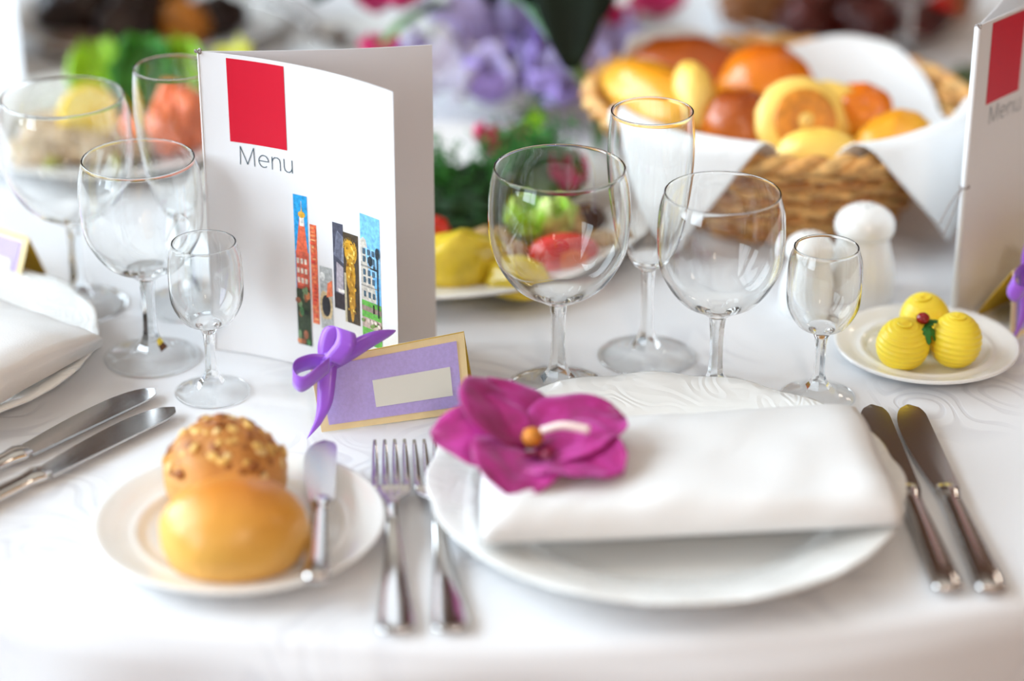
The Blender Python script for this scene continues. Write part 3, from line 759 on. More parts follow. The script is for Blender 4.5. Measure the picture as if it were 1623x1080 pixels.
for k, (a, L) in enumerate(((-1.35, .010), (-.6, .009), (-2.2, .0085), (.6, .012))):
    def lf_(u, q, a=a, L=L):
        wd = .0062 * math.sin(u * PI) ** .6 * (1 + .3 * math.sin(u * 22)); yy = (q - .5) * wd
        return (u * L * math.cos(a) - yy * math.sin(a), u * L * math.sin(a) + yy * math.cos(a), .003 + .002 * math.sin(u * 3) - .008 * u * u * (1 if a < 0 else -.2))
    v, f = grid(lf_, 12, 4); solid(mk('parsley_leaf', v, f, m_green, gar), .0003)

# ================================================================ salt and pepper
def shaker(label, x, y, s=1.0):
    g = thing('salt_shaker' if 'tall' in label else 'pepper_shaker', label, 'shaker', x, y)
    body = smooth_prof([(0, 0), (.0195, 0), (.0222, .002), (.0232, .010), (.0228, .022), (.0200, .036), (.0172, .046), (.0168, .050), (0, .050)], 3)
    def rm(th, r, z): k = max(0, min(1, (z - .004) / .006)) * max(0, min(1, (.046 - z) / .006)); return r * (1 - .022 * k * abs(math.sin(th * 10))), z
    v, f = lathe([(r * s, z * s) for r, z in body], 120, rm); mk('body', v, f, m_porc, g)
    cap = smooth_prof([(.0150, .0485), (.0190, .0490), (.0206, .0520), (.0204, .0570), (.0180, .0620), (.0125, .0665), (.006, .0690), (0, .0695)], 3)
    v, f = lathe([(r * s, z * s) for r, z in cap], 64); mk('cap', v, f, m_porc, g)
    for k in range(4):
        a = k * PI / 2; v, f = lathe([(0, 0), (.0008, 0), (.0008, .0004), (0, .0004)], 8)
        mk('pour_hole', v, f, plain('dark_hole', (.05, .05, .05, 1), .8), g, loc=(.0045 * s * math.cos(a), .0045 * s * math.sin(a), .0690 * s))
    return g
shaker('tall white fluted salt shaker in front of the bread basket', .2395, 1.515)
shaker('lower white fluted shaker seen through the small sherry glass', .2005, 1.496, .82)
# ================================================================ bread basket
BC = (.198, 1.690); BA, BB, BROT = .142, .130, R(-30)
def bk_pt(th, k, z):
    x, y_ = BA * k * math.cos(th), BB * k * math.sin(th)
    return Vector((x * math.cos(BROT) - y_ * math.sin(BROT), x * math.sin(BROT) + y_ * math.cos(BROT), z))
kz = lambda z: .62 + .38 * (z / .08)
m_wick = [plain('wicker_%d' % k, c, .5, var=.25, scale=90) for k, c in enumerate((G(206, 150, 84), G(182, 120, 60), G(222, 172, 104)))]
bsk = thing('bread_basket', 'oval woven wicker basket full of bread behind the glasses', 'basket', *BC)
NS = 44
v, f = lathe([(0, .0005), (1, .0005), (1, .007), (0, .007)], 60)
mk('basket_base', [bk_pt(math.atan2(p[1], p[0]), .63 * math.hypot(p[0], p[1]), p[2]) for p in v], f, m_wick[1], bsk, smooth=False)
for row in range(13):
    z = .005 + row * .0058
    pts = [bk_pt(2 * PI * k / (NS * 4), kz(z) + .022 * math.sin(NS / 2 * 2 * PI * k / (NS * 4) + PI * row), z + .0006 * math.sin(k * .7 + row)) for k in range(NS * 4 + 1)]
    v, f = tube(pts, .0031, 6); mk('weaver', v, f, m_wick[row % 3], bsk)
for k in range(NS):
    th = 2 * PI * (k + .0) / NS
    v, f = tube([bk_pt(th, kz(z), z) for z in (.002, .02, .04, .06, .078)], .0026, 6); mk('stake', v, f, m_wick[(k + 1) % 3], bsk)
for s_ in (0, PI):
    pts = []
    for k in range(241):
        th = 2 * PI * k / 240; a = 40 * th / 2 + s_
        pts.append(bk_pt(th, 1.005 + .025 * math.cos(a), .081 + .0034 * math.sin(a)))
    v, f = tube(pts, .0046, 8); mk('rim_braid', v, f, m_wick[0 if s_ else 2], bsk)
# linen liner with hanging corners
def gauss(th, c, s_): d = (th - c + PI) % (2 * PI) - PI; return math.exp(-(d / s_) ** 2)
def tri(th, c, s_): d = abs((th - c + PI) % (2 * PI) - PI); return max(0, 1 - d / s_)
def liner(u, q):
    th = 2 * PI * u; world = th  # direction in the table plane
    t_ = math.atan2(math.sin(world - BROT) / BB, math.cos(world - BROT) / BA)
    L = -.03 + .128 * tri(world, R(-44), .66) ** .9 + .136 * tri(world, R(-128), .62) ** .9 + .042 * tri(world, R(52), .8) + .050 * tri(world, R(128), .6)
    lift = -.004 * gauss(world, R(48), .6) + .003 * gauss(world, R(-42), .3) + .0 * gauss(world, R(-128), .5)
    wall = .05; tot = .12 + L; s_ = q * (.16 + L)
    wob = .0022 * math.sin(world * 9 + q * 3)
    if s_ < .105:
        k = s_ / .105 * .80; z = .044 + .004 * math.sin(world * 5 + s_ * 40)
        return bk_pt(t_, k, z)
    if s_ < .150:
        r_ = (s_ - .105) / .045; k = .80 + .15 * r_; z = .044 + (.044 + lift) * r_
        return bk_pt(t_, k, z + 0)
    r_ = s_ - .150; top = .088 + lift
    arc = .030
    if r_ < arc:
        a = r_ / arc * PI; rad = .145
        p = bk_pt(t_, .95 + rad * (1 - math.cos(a)) * .5, top + .009 * math.sin(a)); return p
    d = r_ - arc
    return bk_pt(t_, 1.095 + .02 * math.sin(d * 40) + wob * 4, top - d + .0)
v, f = grid(liner, 180, 46, cu=True)
o = mk('basket_liner', v, f, m_napkin, loc=(*BC, TZ)); solid(o, .0009); tag(o, 'white linen cloth lining the bread basket, its corners hanging over the rim', 'cloth')
# breads
m_b = [crust('bun_orange', [(0, G(214, 150, 70)), (.3, G(240, 166, 36)), (.7, G(232, 130, 12)), (1, G(206, 96, 6))], .28, 18, .25, .2),
       crust('bun_brown', [(0, G(196, 120, 50)), (.4, G(200, 104, 22)), (1, G(150, 62, 8))], .3, 18, .3, .2),
       crust('bun_pale', [(0, G(226, 170, 80)), (.4, G(248, 214, 120)), (1, G(246, 198, 84))], .4, 14, .3),
       crust('bun_gold', [(0, G(240, 206, 130)), (.45, G(240, 186, 66)), (1, G(226, 146, 22))], .35, 18, .3, .1)]
def bread(label, x, y_, z, s_, mat, rot=(0, 0, 0), amp=.05, seed=0, fl=.5, name='bread_roll'):
    s_ = tuple(q * 1.03 for q in s_); v, f = blob(*s_, amp * 1.5, 2.4, seed, 36, 24, fl); v = [(a, b, c - s_[2] / 2) for a, b, c in v]
    o = mk(name, v, f, mat, loc=(x, y_, TZ + z), rot=rot); return tag(o, label, 'bread', 'breads in the basket')
bread('long pale-sided loaf lying along the left side of the basket', .104, 1.690, .084, (.060, .027, .046), m_b[3], (R(8), 0, R(-62)), seed=1)
bread('large brown loaf at the back left of the basket', .134, 1.752, .080, (.050, .034, .056), m_b[1], (0, 0, R(-15)), seed=2)
bread('narrow pale roll standing between two brown buns in the basket', .131, 1.662, .088, (.0165, .026, .060), m_b[2], (R(-20), 0, R(10)), .04, 3, 0)
bread('dark brown glossy bun near the front middle of the basket', .163, 1.640, .080, (.028, .028, .050), m_b[1], (0, 0, 0), .04, 4)
bread('shiny orange round bun at the back middle of the basket', .189, 1.707, .086, (.036, .036, .060), m_b[0], (0, 0, 0), .03, 5)
pat = bread('round griddled bun with pale edge and browned face in the basket', .205, 1.622, .088, (.0325, .0325, .030), m_b[2], (R(62), 0, R(12)), .03, 6, 0)
v, f = lathe(smooth_prof([(0, .0018), (.004, .0006), (.010, .0022), (.018, .0022), (.0225, .0004), (.0232, -.0015)], 4), 32)
mk('browned_face', v, f, plain('griddled', G(206, 128, 36), .45, var=.2, scale=150), pat, loc=(0, 0, .0142))
v, f = lathe([(0, .0010), (.0035, .0008), (.0045, -.0005)], 16); mk('pale_dimple', v, f, plain('pale_dough', G(238, 196, 110), .5), pat, loc=(0, 0, .0158))
bread('second pale griddled bun behind the browned-faced one', .228, 1.650, .082, (.030, .026, .034), m_b[2], (R(50), 0, R(-10)), .04, 7, 0)
bread('torn chestnut-brown bun at the right of the basket', .253, 1.652, .078, (.026, .024, .052), m_b[0], (0, R(8), R(20)), .10, 8)
bread('golden bun at the far right of the basket above the hanging cloth', .268, 1.604, .078, (.034, .023, .044), m_b[3], (0, R(-18), R(35)), .05, 9)
bread('pale oblong roll at the front of the basket rim', .214, 1.584, .080, (.029, .018, .034), m_b[2], (0, 0, R(-4)), .04, 10)

# ================================================================ leafy helpers
def ruffle_leaf(name, L, W, mat, parent=None, ruff=.010, cup=.01, seed=0, bend=.0, tip=.8, n=14):
    def f(u, q):
        s_ = (q - .5) * 2; wd = W * math.sin(max(.04, u) ** tip * PI * .93) ** .6
        e = abs(s_) ** 2
        z = cup * s_ * s_ + ruff * (e * .8 + .2 * u) * noise.noise(Vector((u * 5 + seed, s_ * 3, seed))) * 2 + .0 + bend * u * u
        return (s_ * wd / 2, u * L, z)
    v, fc = grid(f, n, n); o = mk(name, v, fc, mat, parent); return solid(o, .0008)
m_let = plain('lettuce', G(150, 205, 40), .4, var=.25, scale=50, sss=.1)
m_let2 = plain('pale_lettuce', G(200, 222, 110), .4, var=.2, scale=50, sss=.1)
m_dill = plain('dill_green', G(48, 118, 38), .5, var=.35, scale=80)
m_darkg = plain('dark_leaf', G(10, 26, 12), .6, var=.3, scale=20, spec=.25)
m_cab = plain('stuffed_cabbage', G(226, 196, 52), .28, var=.16, scale=45, bump=.3, bscale=80, sss=.1, coat=.3)
m_tom = plain('tomato_red', G(216, 40, 26), .25, var=.2, scale=60, coat=.4)
m_rad = plain('radish_pink', G(206, 30, 96), .35, var=.2, scale=60)
m_mush = plain('fried_mushroom', G(196, 160, 108), .45, var=.25, scale=60)
m_olive = plain('dark_aubergine', G(50, 26, 30), .25, coat=.3)
def sprig(label, x, y_, z, rz, seed, L=.07):
    r_ = random.Random(seed); parts = []
    for b in range(9):
        a = r_.uniform(-1.1, 1.1); h = r_.uniform(.015, .05)
        P = sp([(0, 0, 0), (math.sin(a) * L * .3, L * .35, h * .7), (math.sin(a) * L * .7, L * .8 * math.cos(a), h)], 4)
        parts.append(tube(P, lambda t_: .0011 * (1 - .6 * t_), 4))
        for k in range(26):
            i = r_.randrange(2, len(P)); p = P[i]; d = Vector((r_.gauss(0, 1), r_.gauss(.3, 1), r_.gauss(.2, .8))).normalized() * r_.uniform(.008, .016)
            parts.append(tube([p, p + d * .6, p + d + Vector((0, 0, -.002))], .0007, 3))
    v, f = join(parts); o = mk('dill_sprig', v, f, m_dill, loc=(x, y_, TZ + z), rot=(0, 0, rz)); return tag(o, label, 'dill', 'dill on the salad platter')
def veg(name, label, cat, x, y_, z, s_, mat, rot=(0, 0, 0), amp=.12, seed=0, fl=.0, group=None, freq=2.0):
    v, f = blob(*s_, amp, freq, seed, 30, 20, fl); o = mk(name, v, f, mat, loc=(x, y_, TZ + z), rot=rot); return tag(o, label, cat, group)

# ================================================================ salad platter
plate('salad_platter', 'large round white platter of salad behind the biggest wine glass', .172, .020, -.064, 1.640, m_porc, 0, .6, cat='platter')
SZ = .0062
for k, (x, y_, rz, lab) in enumerate(((-.040, 1.600, .2, 'dill sprig nearest the menu edge, low on the salad platter'), (-.022, 1.625, -.5, 'dill sprig in the middle of the green heap on the salad platter'),
        (-.050, 1.650, .9, 'dill sprig at the back left of the green heap'), (-.012, 1.662, -1.0, 'dill sprig at the right of the green heap by the radish'), (-.052, 1.615, 1.6, 'dill sprig half hidden behind the menu edge'))):
    sprig(lab, x, y_, SZ + .024, rz, k + 3)
o = veg('herb_heap', 'heap of dark green herbs under the dill on the salad platter', 'herbs', -.040, 1.625, SZ - .001, (.050, .052, .040), m_dill, amp=.45, freq=5, seed=4); o.data.materials[0] = plain('deep_herb', G(18, 58, 16), .6, var=.4, scale=120)
veg('cabbage_roll', 'big yellow stuffed cabbage roll at the front left of the salad platter', 'cabbage roll', -.036, 1.519, SZ - .0012, (.030, .023, .043), m_cab, (0, 0, R(20)), .16, 11, .3)
veg('cabbage_roll', 'smaller yellow stuffed roll at the front edge behind the glass stem', 'cabbage roll', .004, 1.504, SZ - .0012, (.023, .017, .028), m_cab, (0, 0, R(-15)), .14, 12, .3)
veg('cabbage_roll', 'yellow stuffed roll half hidden behind the menu edge', 'cabbage roll', -.078, 1.535, SZ - .0012, (.030, .022, .036), m_cab, (0, 0, R(-10)), .14, 13, .3)
t_ = thing('tomato_wedge', 'red tomato wedge seen through the biggest wine glass', 'tomato', .036, 1.541, SZ, R(10))
v, f = blob(.026, .016, .030, .05, 2, 3, 32, 20, .2); mk('flesh', v, f, m_tom, t_)
v, f = blob(.012, .003, .016, .1, 2, 5, 20, 12); mk('seed_pocket', v, f, plain('tomato_seed', G(226, 110, 60), .25), t_, loc=(.004, -.0142, .006))
l_ = thing('lettuce_heart', 'pale green lettuce heart seen through the biggest wine glass', 'lettuce', .018, 1.572, SZ, 0)
for k in range(6):
    o = ruffle_leaf('leaf', .042, .034, m_let2 if k % 2 else m_let, l_, .006, .012, k, .004); o.rotation_euler = (R(55 - 8 * (k % 3)), R(-20 + 16 * (k % 3)), k * 1.05); o.location = (0, 0, .004)
veg('tomato_slice', 'red pepper piece peeping out beside the menu edge', 'pepper', -.056, 1.560, SZ + .010, (.014, .012, .026), m_tom, amp=.2, seed=21)
for k, (x, y_, s_, lab) in enumerate(((-.016, 1.560, .016, 'fried mushroom between dill and big cabbage roll'), (.000, 1.543, .013, 'fried mushroom just right of the big cabbage roll'), (.040, 1.590, .017, 'fried mushroom behind the tomato wedge'), (.066, 1.565, .014, 'fried mushroom at the right side of the salad platter'))):
    veg('mushroom', lab, 'mushroom', x, y_, SZ, (s_, s_ * .8, s_ * 1.7), m_mush, (0, 0, k), .22, 30 + k, .2, 'mushrooms on the salad platter')
for k, (x, y_, lab) in enumerate(((.050, 1.612, 'dark aubergine slice behind the tomato in the big glass'), (.020, 1.600, 'dark aubergine slice behind the lettuce heart'))):
    veg('aubergine_slice', lab, 'aubergine', x, y_, SZ, (.024, .015, .022), m_olive, (0, 0, .4 + k), .15, 40 + k, .2)
for k, (x, y_, z, lab) in enumerate(((.042, 1.655, .020, 'pink radicchio leaf seen in the rim of the biggest glass'), (-.006, 1.712, .020, 'pink radish curl at the back of the salad platter, left one'), (.022, 1.722, .022, 'pink radish curl at the back of the salad platter, right one'))):
    o = ruffle_leaf('radicchio', .034, .030, m_rad, None, .010, .010, 50 + k, .006); o.location = (x, y_ - .015, TZ + SZ + z); o.rotation_euler = (R(30), 0, k); tag(o, lab, 'radicchio')
o = ruffle_leaf('lettuce_leaf', .060, .026, m_let, None, .004, .008, 60, .008); o.location = (-.010, 1.690, TZ + SZ + .016); o.rotation_euler = (R(24), 0, R(-42)); tag(o, 'bright green lettuce leaf at the back of the salad platter', 'lettuce')
o = ruffle_leaf('lettuce_leaf', .060, .060, plain('salad_leaf', G(96, 130, 52), .45, var=.3, scale=50), None, .010, .010, 61, .010); o.location = (.012, 1.628, TZ + SZ + .006); o.rotation_euler = (R(18), 0, R(-30)); tag(o, 'olive green lettuce leaf under the radicchio on the platter', 'lettuce')

# ================================================================ meat and fish platter at left
plate('serving_plate', 'white platter of fish and cold meat behind the left glasses', .128, .016, -.325, 1.822, m_porc, 0, .6, cat='platter')
m_meat = plain('pale_meat', G(196, 172, 140), .4, var=.2, scale=70)
m_salm = plain('salmon', G(238, 112, 50), .3, var=.22, scale=40, coat=.2)
m_lem = plain('lemon_rind', G(244, 210, 40), .4); m_lemf = plain('lemon_flesh', G(246, 232, 140), .3)
for k, (x, y_, s_, lab) in enumerate(((-.368, 1.752, (.034, .020, .022), 'pale cold meat slice at the front left of the fish platter'), (-.345, 1.760, (.036, .020, .026), 'pale cold meat slice second from left on the fish platter'),
        (-.318, 1.756, (.034, .020, .024), 'pale cold meat slice in the middle of the fish platter'), (-.300, 1.775, (.026, .020, .022), 'pale cold meat slice next to the salmon'), (-.352, 1.790, (.040, .022, .032), 'pale cold meat slice behind the lemon'))):
    veg('meat_slice', lab, 'meat', x, y_, .0052, s_, m_meat, (0, 0, -.3 + .2 * k), .2, 70 + k, .3, 'cold meat on the fish platter')
le = thing('lemon_slice', 'thick lemon wheel leaning on the cold meat', 'lemon', -.328, 1.785, .032); le.rotation_euler = (R(55), R(10), R(12))
v, f = lathe([(0, 0), (.026, 0), (.0275, .0015), (.0275, .0055), (.026, .007), (0, .007)], 40); mk('rind', v, f, m_lem, le)
for k in range(9):
    a0, a1 = 2 * PI * k / 9 + .05, 2 * PI * (k + 1) / 9 - .05
    pts = [(.003 * math.cos((a0 + a1) / 2), .003 * math.sin((a0 + a1) / 2))] + [(.0235 * math.cos(a0 + (a1 - a0) * j / 5), .0235 * math.sin(a0 + (a1 - a0) * j / 5)) for j in range(6)]
    vs = [(x, y_, z) for z in (.0068, .0078) for x, y_ in pts]; n_ = len(pts)
    mk('segment', vs, [tuple(range(n_)), tuple(range(n_, 2 * n_))] + [(j, (j + 1) % n_, n_ + (j + 1) % n_, n_ + j) for j in range(n_)], m_lemf, le, smooth=False)
for k, (x, y_, s_, lab) in enumerate(((-.272, 1.775, (.024, .018, .042), 'front salmon fold seen through the half hidden flute'), (-.250, 1.785, (.022, .020, .052), 'salmon fold hugging the menu edge'), (-.268, 1.803, (.024, .018, .050), 'rear salmon fold below the green lettuce'))):
    veg('salmon_fold', lab, 'salmon', x, y_, .0052, s_, m_salm, (0, 0, .5 * k), .25, 80 + k, .3, 'salmon on the fish platter')
for k, (x, y_, rz, rx, mt, lab) in enumerate(((-.330, 1.868, .3, 35, m_let, 'bright lettuce leaf at the left back of the fish platter'), (-.300, 1.865, -.2, 60, plain('mid_green', G(70, 150, 40), .4, var=.3, scale=40), 'green lettuce leaf rising behind the half hidden flute'),
        (-.275, 1.862, -.6, 55, m_let, 'yellowish lettuce leaf behind the salmon'), (-.292, 1.846, .1, 48, m_dill, 'dark green lettuce leaf just above the salmon'), (-.245, 1.872, -1.0, 40, plain('yellow_leaf', G(206, 206, 60), .4, var=.2), 'yellow leaf tip above the menu top edge'))):
    o = ruffle_leaf('lettuce_leaf', .060, .056, mt, None, .014, .010, 90 + k, .012); o.location = (x, y_ - .012, TZ + .012); o.rotation_euler = (R(rx), 0, rz); tag(o, lab, 'lettuce', 'lettuce on the fish platter')
for k, (x, y_) in enumerate(((-.300, 1.742), (-.352, 1.732))):
    veg('olive', ('green olive in front of the cold meat, right one', 'green olive in front of the cold meat, left one')[k], 'olive', x, y_, .0058, (.009, .008, .015), plain('green_olive', G(150, 146, 50), .3), amp=.03, seed=k)

# ================================================================ dishes at the far side
plate('serving_plate', 'white platter of dark roast at the far upper left', .128, .018, -.325, 2.105, m_porc, 0, .6, cat='platter')
m_roast = plain('dark_roast', G(38, 18, 10), .35, var=.4, scale=40); m_amber = plain('amber_glaze', G(190, 116, 30), .3, var=.3, scale=40)
for k, (x, y_, s_, mt, lab) in enumerate(((-.385, 2.075, (.040, .030, .055), m_roast, 'dark roast piece at the left of the far left platter'), (-.335, 2.045, (.036, .028, .046), m_roast, 'dark roast piece in the middle of the far left platter'),
        (-.290, 2.050, (.026, .024, .040), m_amber, 'amber glazed piece at the right of the far left platter'), (-.350, 2.11, (.060, .04, .07), m_roast, 'large dark roast piece at the back of far left platter'), (-.262, 2.075, (.026, .026, .036), m_roast, 'dark roast piece at the right rim of far left platter'))):
    veg('roast_piece', lab, 'roast', x, y_, .0052, s_, mt, (0, 0, k), .25, 100 + k, .3, 'dark roast at far left')
veg('lentil_heap', 'heap of brown lentils on the front rim of the far left platter', 'lentils', -.378, 2.018, 0.0052, (.034, .018, .018), plain('brown_lentil', G(112, 88, 74), .6, var=.4, scale=160, bump=.6, bscale=250), amp=.2, seed=8, fl=.5)
plate('side_plate', 'white side plate behind the top edge of the white menu', .062, .011, -.135, 2.055, m_porc, 0, .6)
sn = thing('serving_spoon', 'shiny serving spoon on the side plate behind the menu', 'spoon', -.160, 2.030, .0135, R(35))
v, f = lathe([(0, -.004), (.35, -.0035), (.75, -.0012), (.97, .0026), (1, .0035), (.96, .0032), (.7, -.0004), (.3, -.0026), (0, -.003)], 32)
mk('spoon_bowl', [(p[0] * .017, p[1] * .026, p[2] + .002) for p in v], f, m_steel, sn)
v, f = rings([section(.024 + .11 * q, .0055 + .006 * q, .0025, .006 + .02 * q * (1 - q), 10) for q in [k / 12 for k in range(13)]]); mk('handle', v, f, m_steel, sn)
plate('saucer', 'small white saucer at the top edge right of the flowers', .052, .010, .088, 2.150, m_porc, 0, .6)
plate('serving_plate', 'white platter of dark red meat at the far right', .116, .018, .300, 2.130, m_porc, 0, .6, cat='platter')
m_dred = plain('dark_red_meat', G(84, 24, 16), .35, var=.4, scale=40); m_brn = plain('brown_meat', G(130, 80, 40), .35, var=.3, scale=40)
for k, (x, y_, s_, mt, lab) in enumerate(((.225, 2.085, (.040, .026, .045), m_brn, 'brown meat slice at the left of the far right platter'), (.262, 2.055, (.036, .026, .044), m_dred, 'dark red meat slice left of the far wine glass stem'),
        (.308, 2.048, (.034, .024, .042), m_dred, 'dark red meat slice just behind the far wine glass stem'), (.352, 2.058, (.036, .026, .046), m_dred, 'dark red meat slice right of the far wine glass stem'), (.385, 2.10, (.03, .03, .05), m_brn, 'brown meat slice at the right of far right platter'), (.30, 2.155, (.07, .045, .07), m_dred, 'large dark red joint at the back of far right platter'))):
    veg('meat_slice', lab, 'meat', x, y_, .0052, s_, mt, (0, 0, k), .25, 110 + k, .3, 'dark meat at far right')
veg('chilli', 'bright red chilli lying on the far right meat', 'chilli', .365, 2.050, .042, (.030, .007, .013), plain('chilli_red', G(200, 24, 14), .25), (0, R(15), R(-30)), .08, 3)
plate('serving_plate', 'white plate of grilled vegetables between basket and right menu', .098, .014, .436, 1.880, m_porc, 0, .6)
m_grill = plain('grilled_courgette', G(176, 156, 76), .45, var=.35, scale=60); m_herb = plain('herb_green', G(66, 76, 30), .5, var=.4, scale=90)
for k, (x, y_, s_, mt, lab) in enumerate(((.352, 1.866, (.024, .014, .022), m_grill, 'grilled courgette slice nearest the basket'), (.378, 1.846, (.020, .016, .024), m_grill, 'grilled courgette slice beside the right menu spine'), (.366, 1.888, (.026, .014, .016), m_herb, 'dark herb-covered vegetable behind the grilled courgette'),
        (.382, 1.915, (.026, .016, .020), m_herb, 'herb-covered vegetable at the back of the grilled vegetable plate'), (.405, 1.86, (.022, .018, .026), m_grill, 'grilled courgette slice hidden mostly by the right menu'))):
    veg('grilled_vegetable', lab, 'vegetable', x, y_, .0052 + (.004 if k in (0, 1) else .002), s_, mt, (0, 0, .6 * k), .25, 120 + k, .3, 'grilled vegetables')

# ================================================================ centrepiece
cp = thing('flower_centrepiece', 'table centrepiece of lilac tulle, dark leaves and magenta blossoms', 'flowers', 0, 1.935)
v, f = lathe([(0, 0), (.045, 0), (.048, .003), (.062, .035), (.066, .05), (.063, .05), (.058, .035), (.044, .006), (0, .006)], 48); mk('bowl', v, f, m_porc, cp)
m_tul = plain('lilac_tulle', G(192, 178, 226), .6, var=.15, scale=30, sheen=.4); m_tul2 = plain('deep_violet_tulle', G(172, 146, 222), .55, var=.2, scale=30, sheen=.3); m_tul3 = plain('pale_lilac', G(230, 226, 238), .6)
rt = random.Random(11)
def tuft(mt, x, y_, z, s_, seed, rz):
    def f(u, q):
        a = q * PI * 1.5; r_ = s_ * (.25 + .75 * u) * (1 + .25 * noise.noise(Vector((q * 6, u * 2, seed))))
        return (r_ * math.cos(a) * .9, r_ * math.sin(a) * .9, s_ * (.15 + .9 * u * u) + s_ * .22 * math.sin(q * 30 + seed) * u)
    v, fc = grid(f, 8, 48); o = mk('tulle_ruffle', v, fc, mt, cp, loc=(x, y_, z), rot=(R(rt.uniform(-30, 40)), R(rt.uniform(-25, 25)), rz))
    lo = min((o.matrix_basis @ Vector(p)).z for p in v); o.location.z += max(0, .002 - lo); return solid(o, .0006)
for k, (mt, x, y_, z, s_) in enumerate(((m_tul, .000, -.075, .020, .048), (m_tul2, .022, -.090, .026, .036), (m_tul, .040, -.085, .010, .040), (m_tul3, -.050, -.060, .022, .040), (m_tul3, -.055, -.085, .004, .036),
        (m_tul, -.020, -.040, .050, .050), (m_tul, .015, -.040, .060, .042), (m_tul2, -.030, -.090, .004, .030), (m_tul, -.075, -.045, .020, .034), (m_tul, .085, -.010, .012, .034), (m_tul2, .030, -.055, .045, .03))):
    tuft(mt, x, y_, max(z, .022), s_, k, k * 1.3)
def big_leaf(name, pts, W, mat, thick=.0008):
    P = sp(pts, 8); vs, fs = [], []; n_ = len(P)
    for i, p in enumerate(P):
        q = i / (n_ - 1); d = (P[min(i + 1, n_ - 1)] - P[max(i - 1, 0)]).normalized(); side = d.cross(Vector((0, 0, 1))).normalized(); up = side.cross(d)
        wd = W * (math.sin((.06 + .92 * q) * PI) ** .75)
        for s_ in (-1, -.5, 0, .5, 1): vs.append(p + side * s_ * wd / 2 + up * abs(s_) * wd * .12)
    for i in range(n_ - 1):
        for j in range(4): fs.append((5 * i + j, 5 * i + j + 1, 5 * i + j + 6, 5 * i + j + 5))
    return solid(mk(name, vs, fs, mat, cp), thick)
big_leaf('broad_leaf', [(.0, -.02, .07), (.025, -.09, .150), (.042, -.165, .160), (.045, -.207, .092)], .084, m_darkg)
big_leaf('broad_leaf', [(.02, .02, .08), (.05, -.05, .15), (.065, -.12, .160), (.068, -.165, .118)], .06, m_darkg)
big_leaf('broad_leaf', [(-.02, .0, .07), (-.02, -.05, .13), (.0, -.12, .155), (.014, -.165, .128)], .055, m_darkg)
big_leaf('broad_leaf', [(-.03, .02, .07), (-.09, -.01, .11), (-.13, -.05, .115), (-.16, -.07, .100)], .06, m_darkg)
m_blade_l = plain('grey_green_blade', G(120, 160, 122), .4, var=.15, scale=40)
big_leaf('blade_leaf', [(.0, -.02, .06), (.005, -.10, .118), (.040, -.18, .098), (.064, -.196, .050), (.066, -.205, .024)], .019, m_blade_l)
big_leaf('blade_leaf', [(-.02, -.02, .06), (-.05, -.06, .095), (-.085, -.09, .090), (-.11, -.11, .070)], .014, plain('green_blade', G(96, 140, 80), .4))
m_mag = plain('magenta_blossom', G(196, 20, 96), .5, var=.2, scale=40)
for k, (x, y_, z, s_) in enumerate(((-.088, -.080, .098, .028), (-.110, -.05, .085, .024), (.125, .06, .045, .032), (.090, .02, .048, .024), (-.105, -.095, .060, .022))):
    for j in range(6):
        o = ruffle_leaf('blossom_petal', s_, s_ * .9, m_mag, cp, .004, .006, k * 7 + j, .006, n=8); o.location = (x, y_, z); o.rotation_euler = (R(25), 0, j * PI / 3 + k)
for x, y_, z in ((-.050, -.040, .050), (.01, .0, .055)):
    for j in range(9):
        o = ruffle_leaf('rose_petal', .026, .026, plain('cream_rose', G(236, 230, 216), .5), cp, .003, .010, j, .004, n=8); o.location = (x, y_, z); o.rotation_euler = (R(20 + 6 * j), 0, j * 2.4)
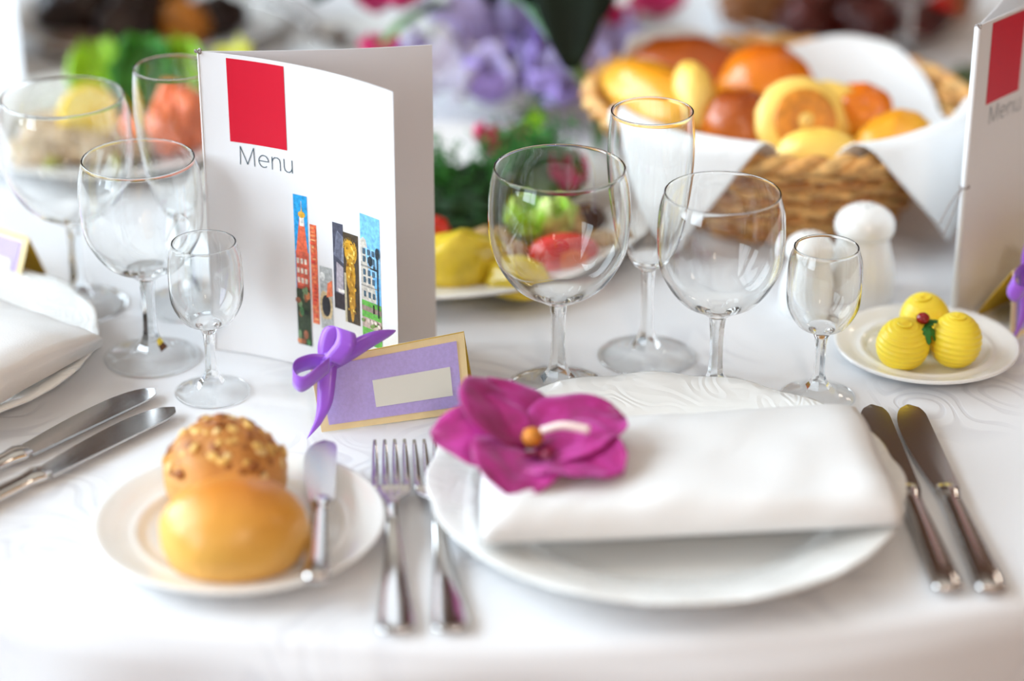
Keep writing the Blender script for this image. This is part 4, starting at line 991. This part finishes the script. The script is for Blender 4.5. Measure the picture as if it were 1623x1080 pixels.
# the bouquet rises above the picture
rb = random.Random(21)
for k in range(60):
    a = rb.uniform(0, 2 * PI); e = rb.uniform(.15, 1.3); L = rb.uniform(.15, .28)
    d = Vector((math.cos(a) * math.cos(e), math.sin(a) * math.cos(e), math.sin(e)))
    b0 = Vector((0, .01, .16)); p1_ = b0 + d * L * .5 + Vector((0, 0, .04)); p2_ = b0 + d * L + Vector((0, 0, .05)); p3_ = b0 + d * L * 1.3 + Vector((0, 0, .01 + .06 * math.sin(e)))
    if p3_.y < -.05: continue
    big_leaf('broad_leaf', [b0 - Vector((0, 0, .05)), p1_, p2_, p3_], rb.uniform(.06, .09), m_darkg)
for k in range(7):
    a = k * .9; q = Vector((.08 * math.cos(a), .05 + .07 * math.sin(a), .25 + .03 * (k % 3)))
    v, f = tube([(0, .01, .06), q * .6 + Vector((0, 0, .02)), q], .002, 6); mk('stalk', v, f, m_dill, cp)
    for j in range(6):
        o = ruffle_leaf('blossom_petal', .034, .030, m_mag if k % 2 else m_tul, cp, .004, .006, k * 9 + j, .006, n=8); o.location = q; o.rotation_euler = (R(25), 0, j * PI / 3 + k)
v, f = tube(sp([(.06, .02, .03), (.075, .01, .06), (.078, .012, .10)], 5), .0035, 8); mk('stalk', v, f, plain('pale_stem', G(170, 186, 80), .5), cp)
for p in [(.0, .02), (.035, -.01), (-.035, -.01)]:
    v, f = blob(.03, .03, .04, .3, 5, int(p[0] * 100) + 7, 20, 14); mk('moss', v, f, m_dill, cp, loc=(p[0], p[1], .035))

# ================================================================ ceiling lamps of the room, one of them added as fill
m_brass = plain('brass', G(170, 130, 70), .3, metal=1.0)
for i, p in enumerate(LAMPS):
    g = bpy.data.objects.new('pendant_lamp', None); C.objects.link(g); g.location = (p[0], p[1], ZC)
    tag(g, ('brass pendant lamp hanging to the right of the table', 'brass pendant lamp added behind the viewer as fill light', 'brass pendant lamp hanging beyond the table')[i], 'lamp', 'pendant lamps')
    v, f = tube([(0, 0, 0), (0, 0, p[2] - ZC)], .008, 8); mk('rod', v, f, m_brass, g)
    v, f = lathe([(0, 0), (.03, 0), (.10, -.06), (.20, -.14), (.198, -.145), (.098, -.066), (.028, -.006), (0, -.006)], 40); mk('shade', v, f, m_brass, g, loc=(0, 0, p[2] - ZC))
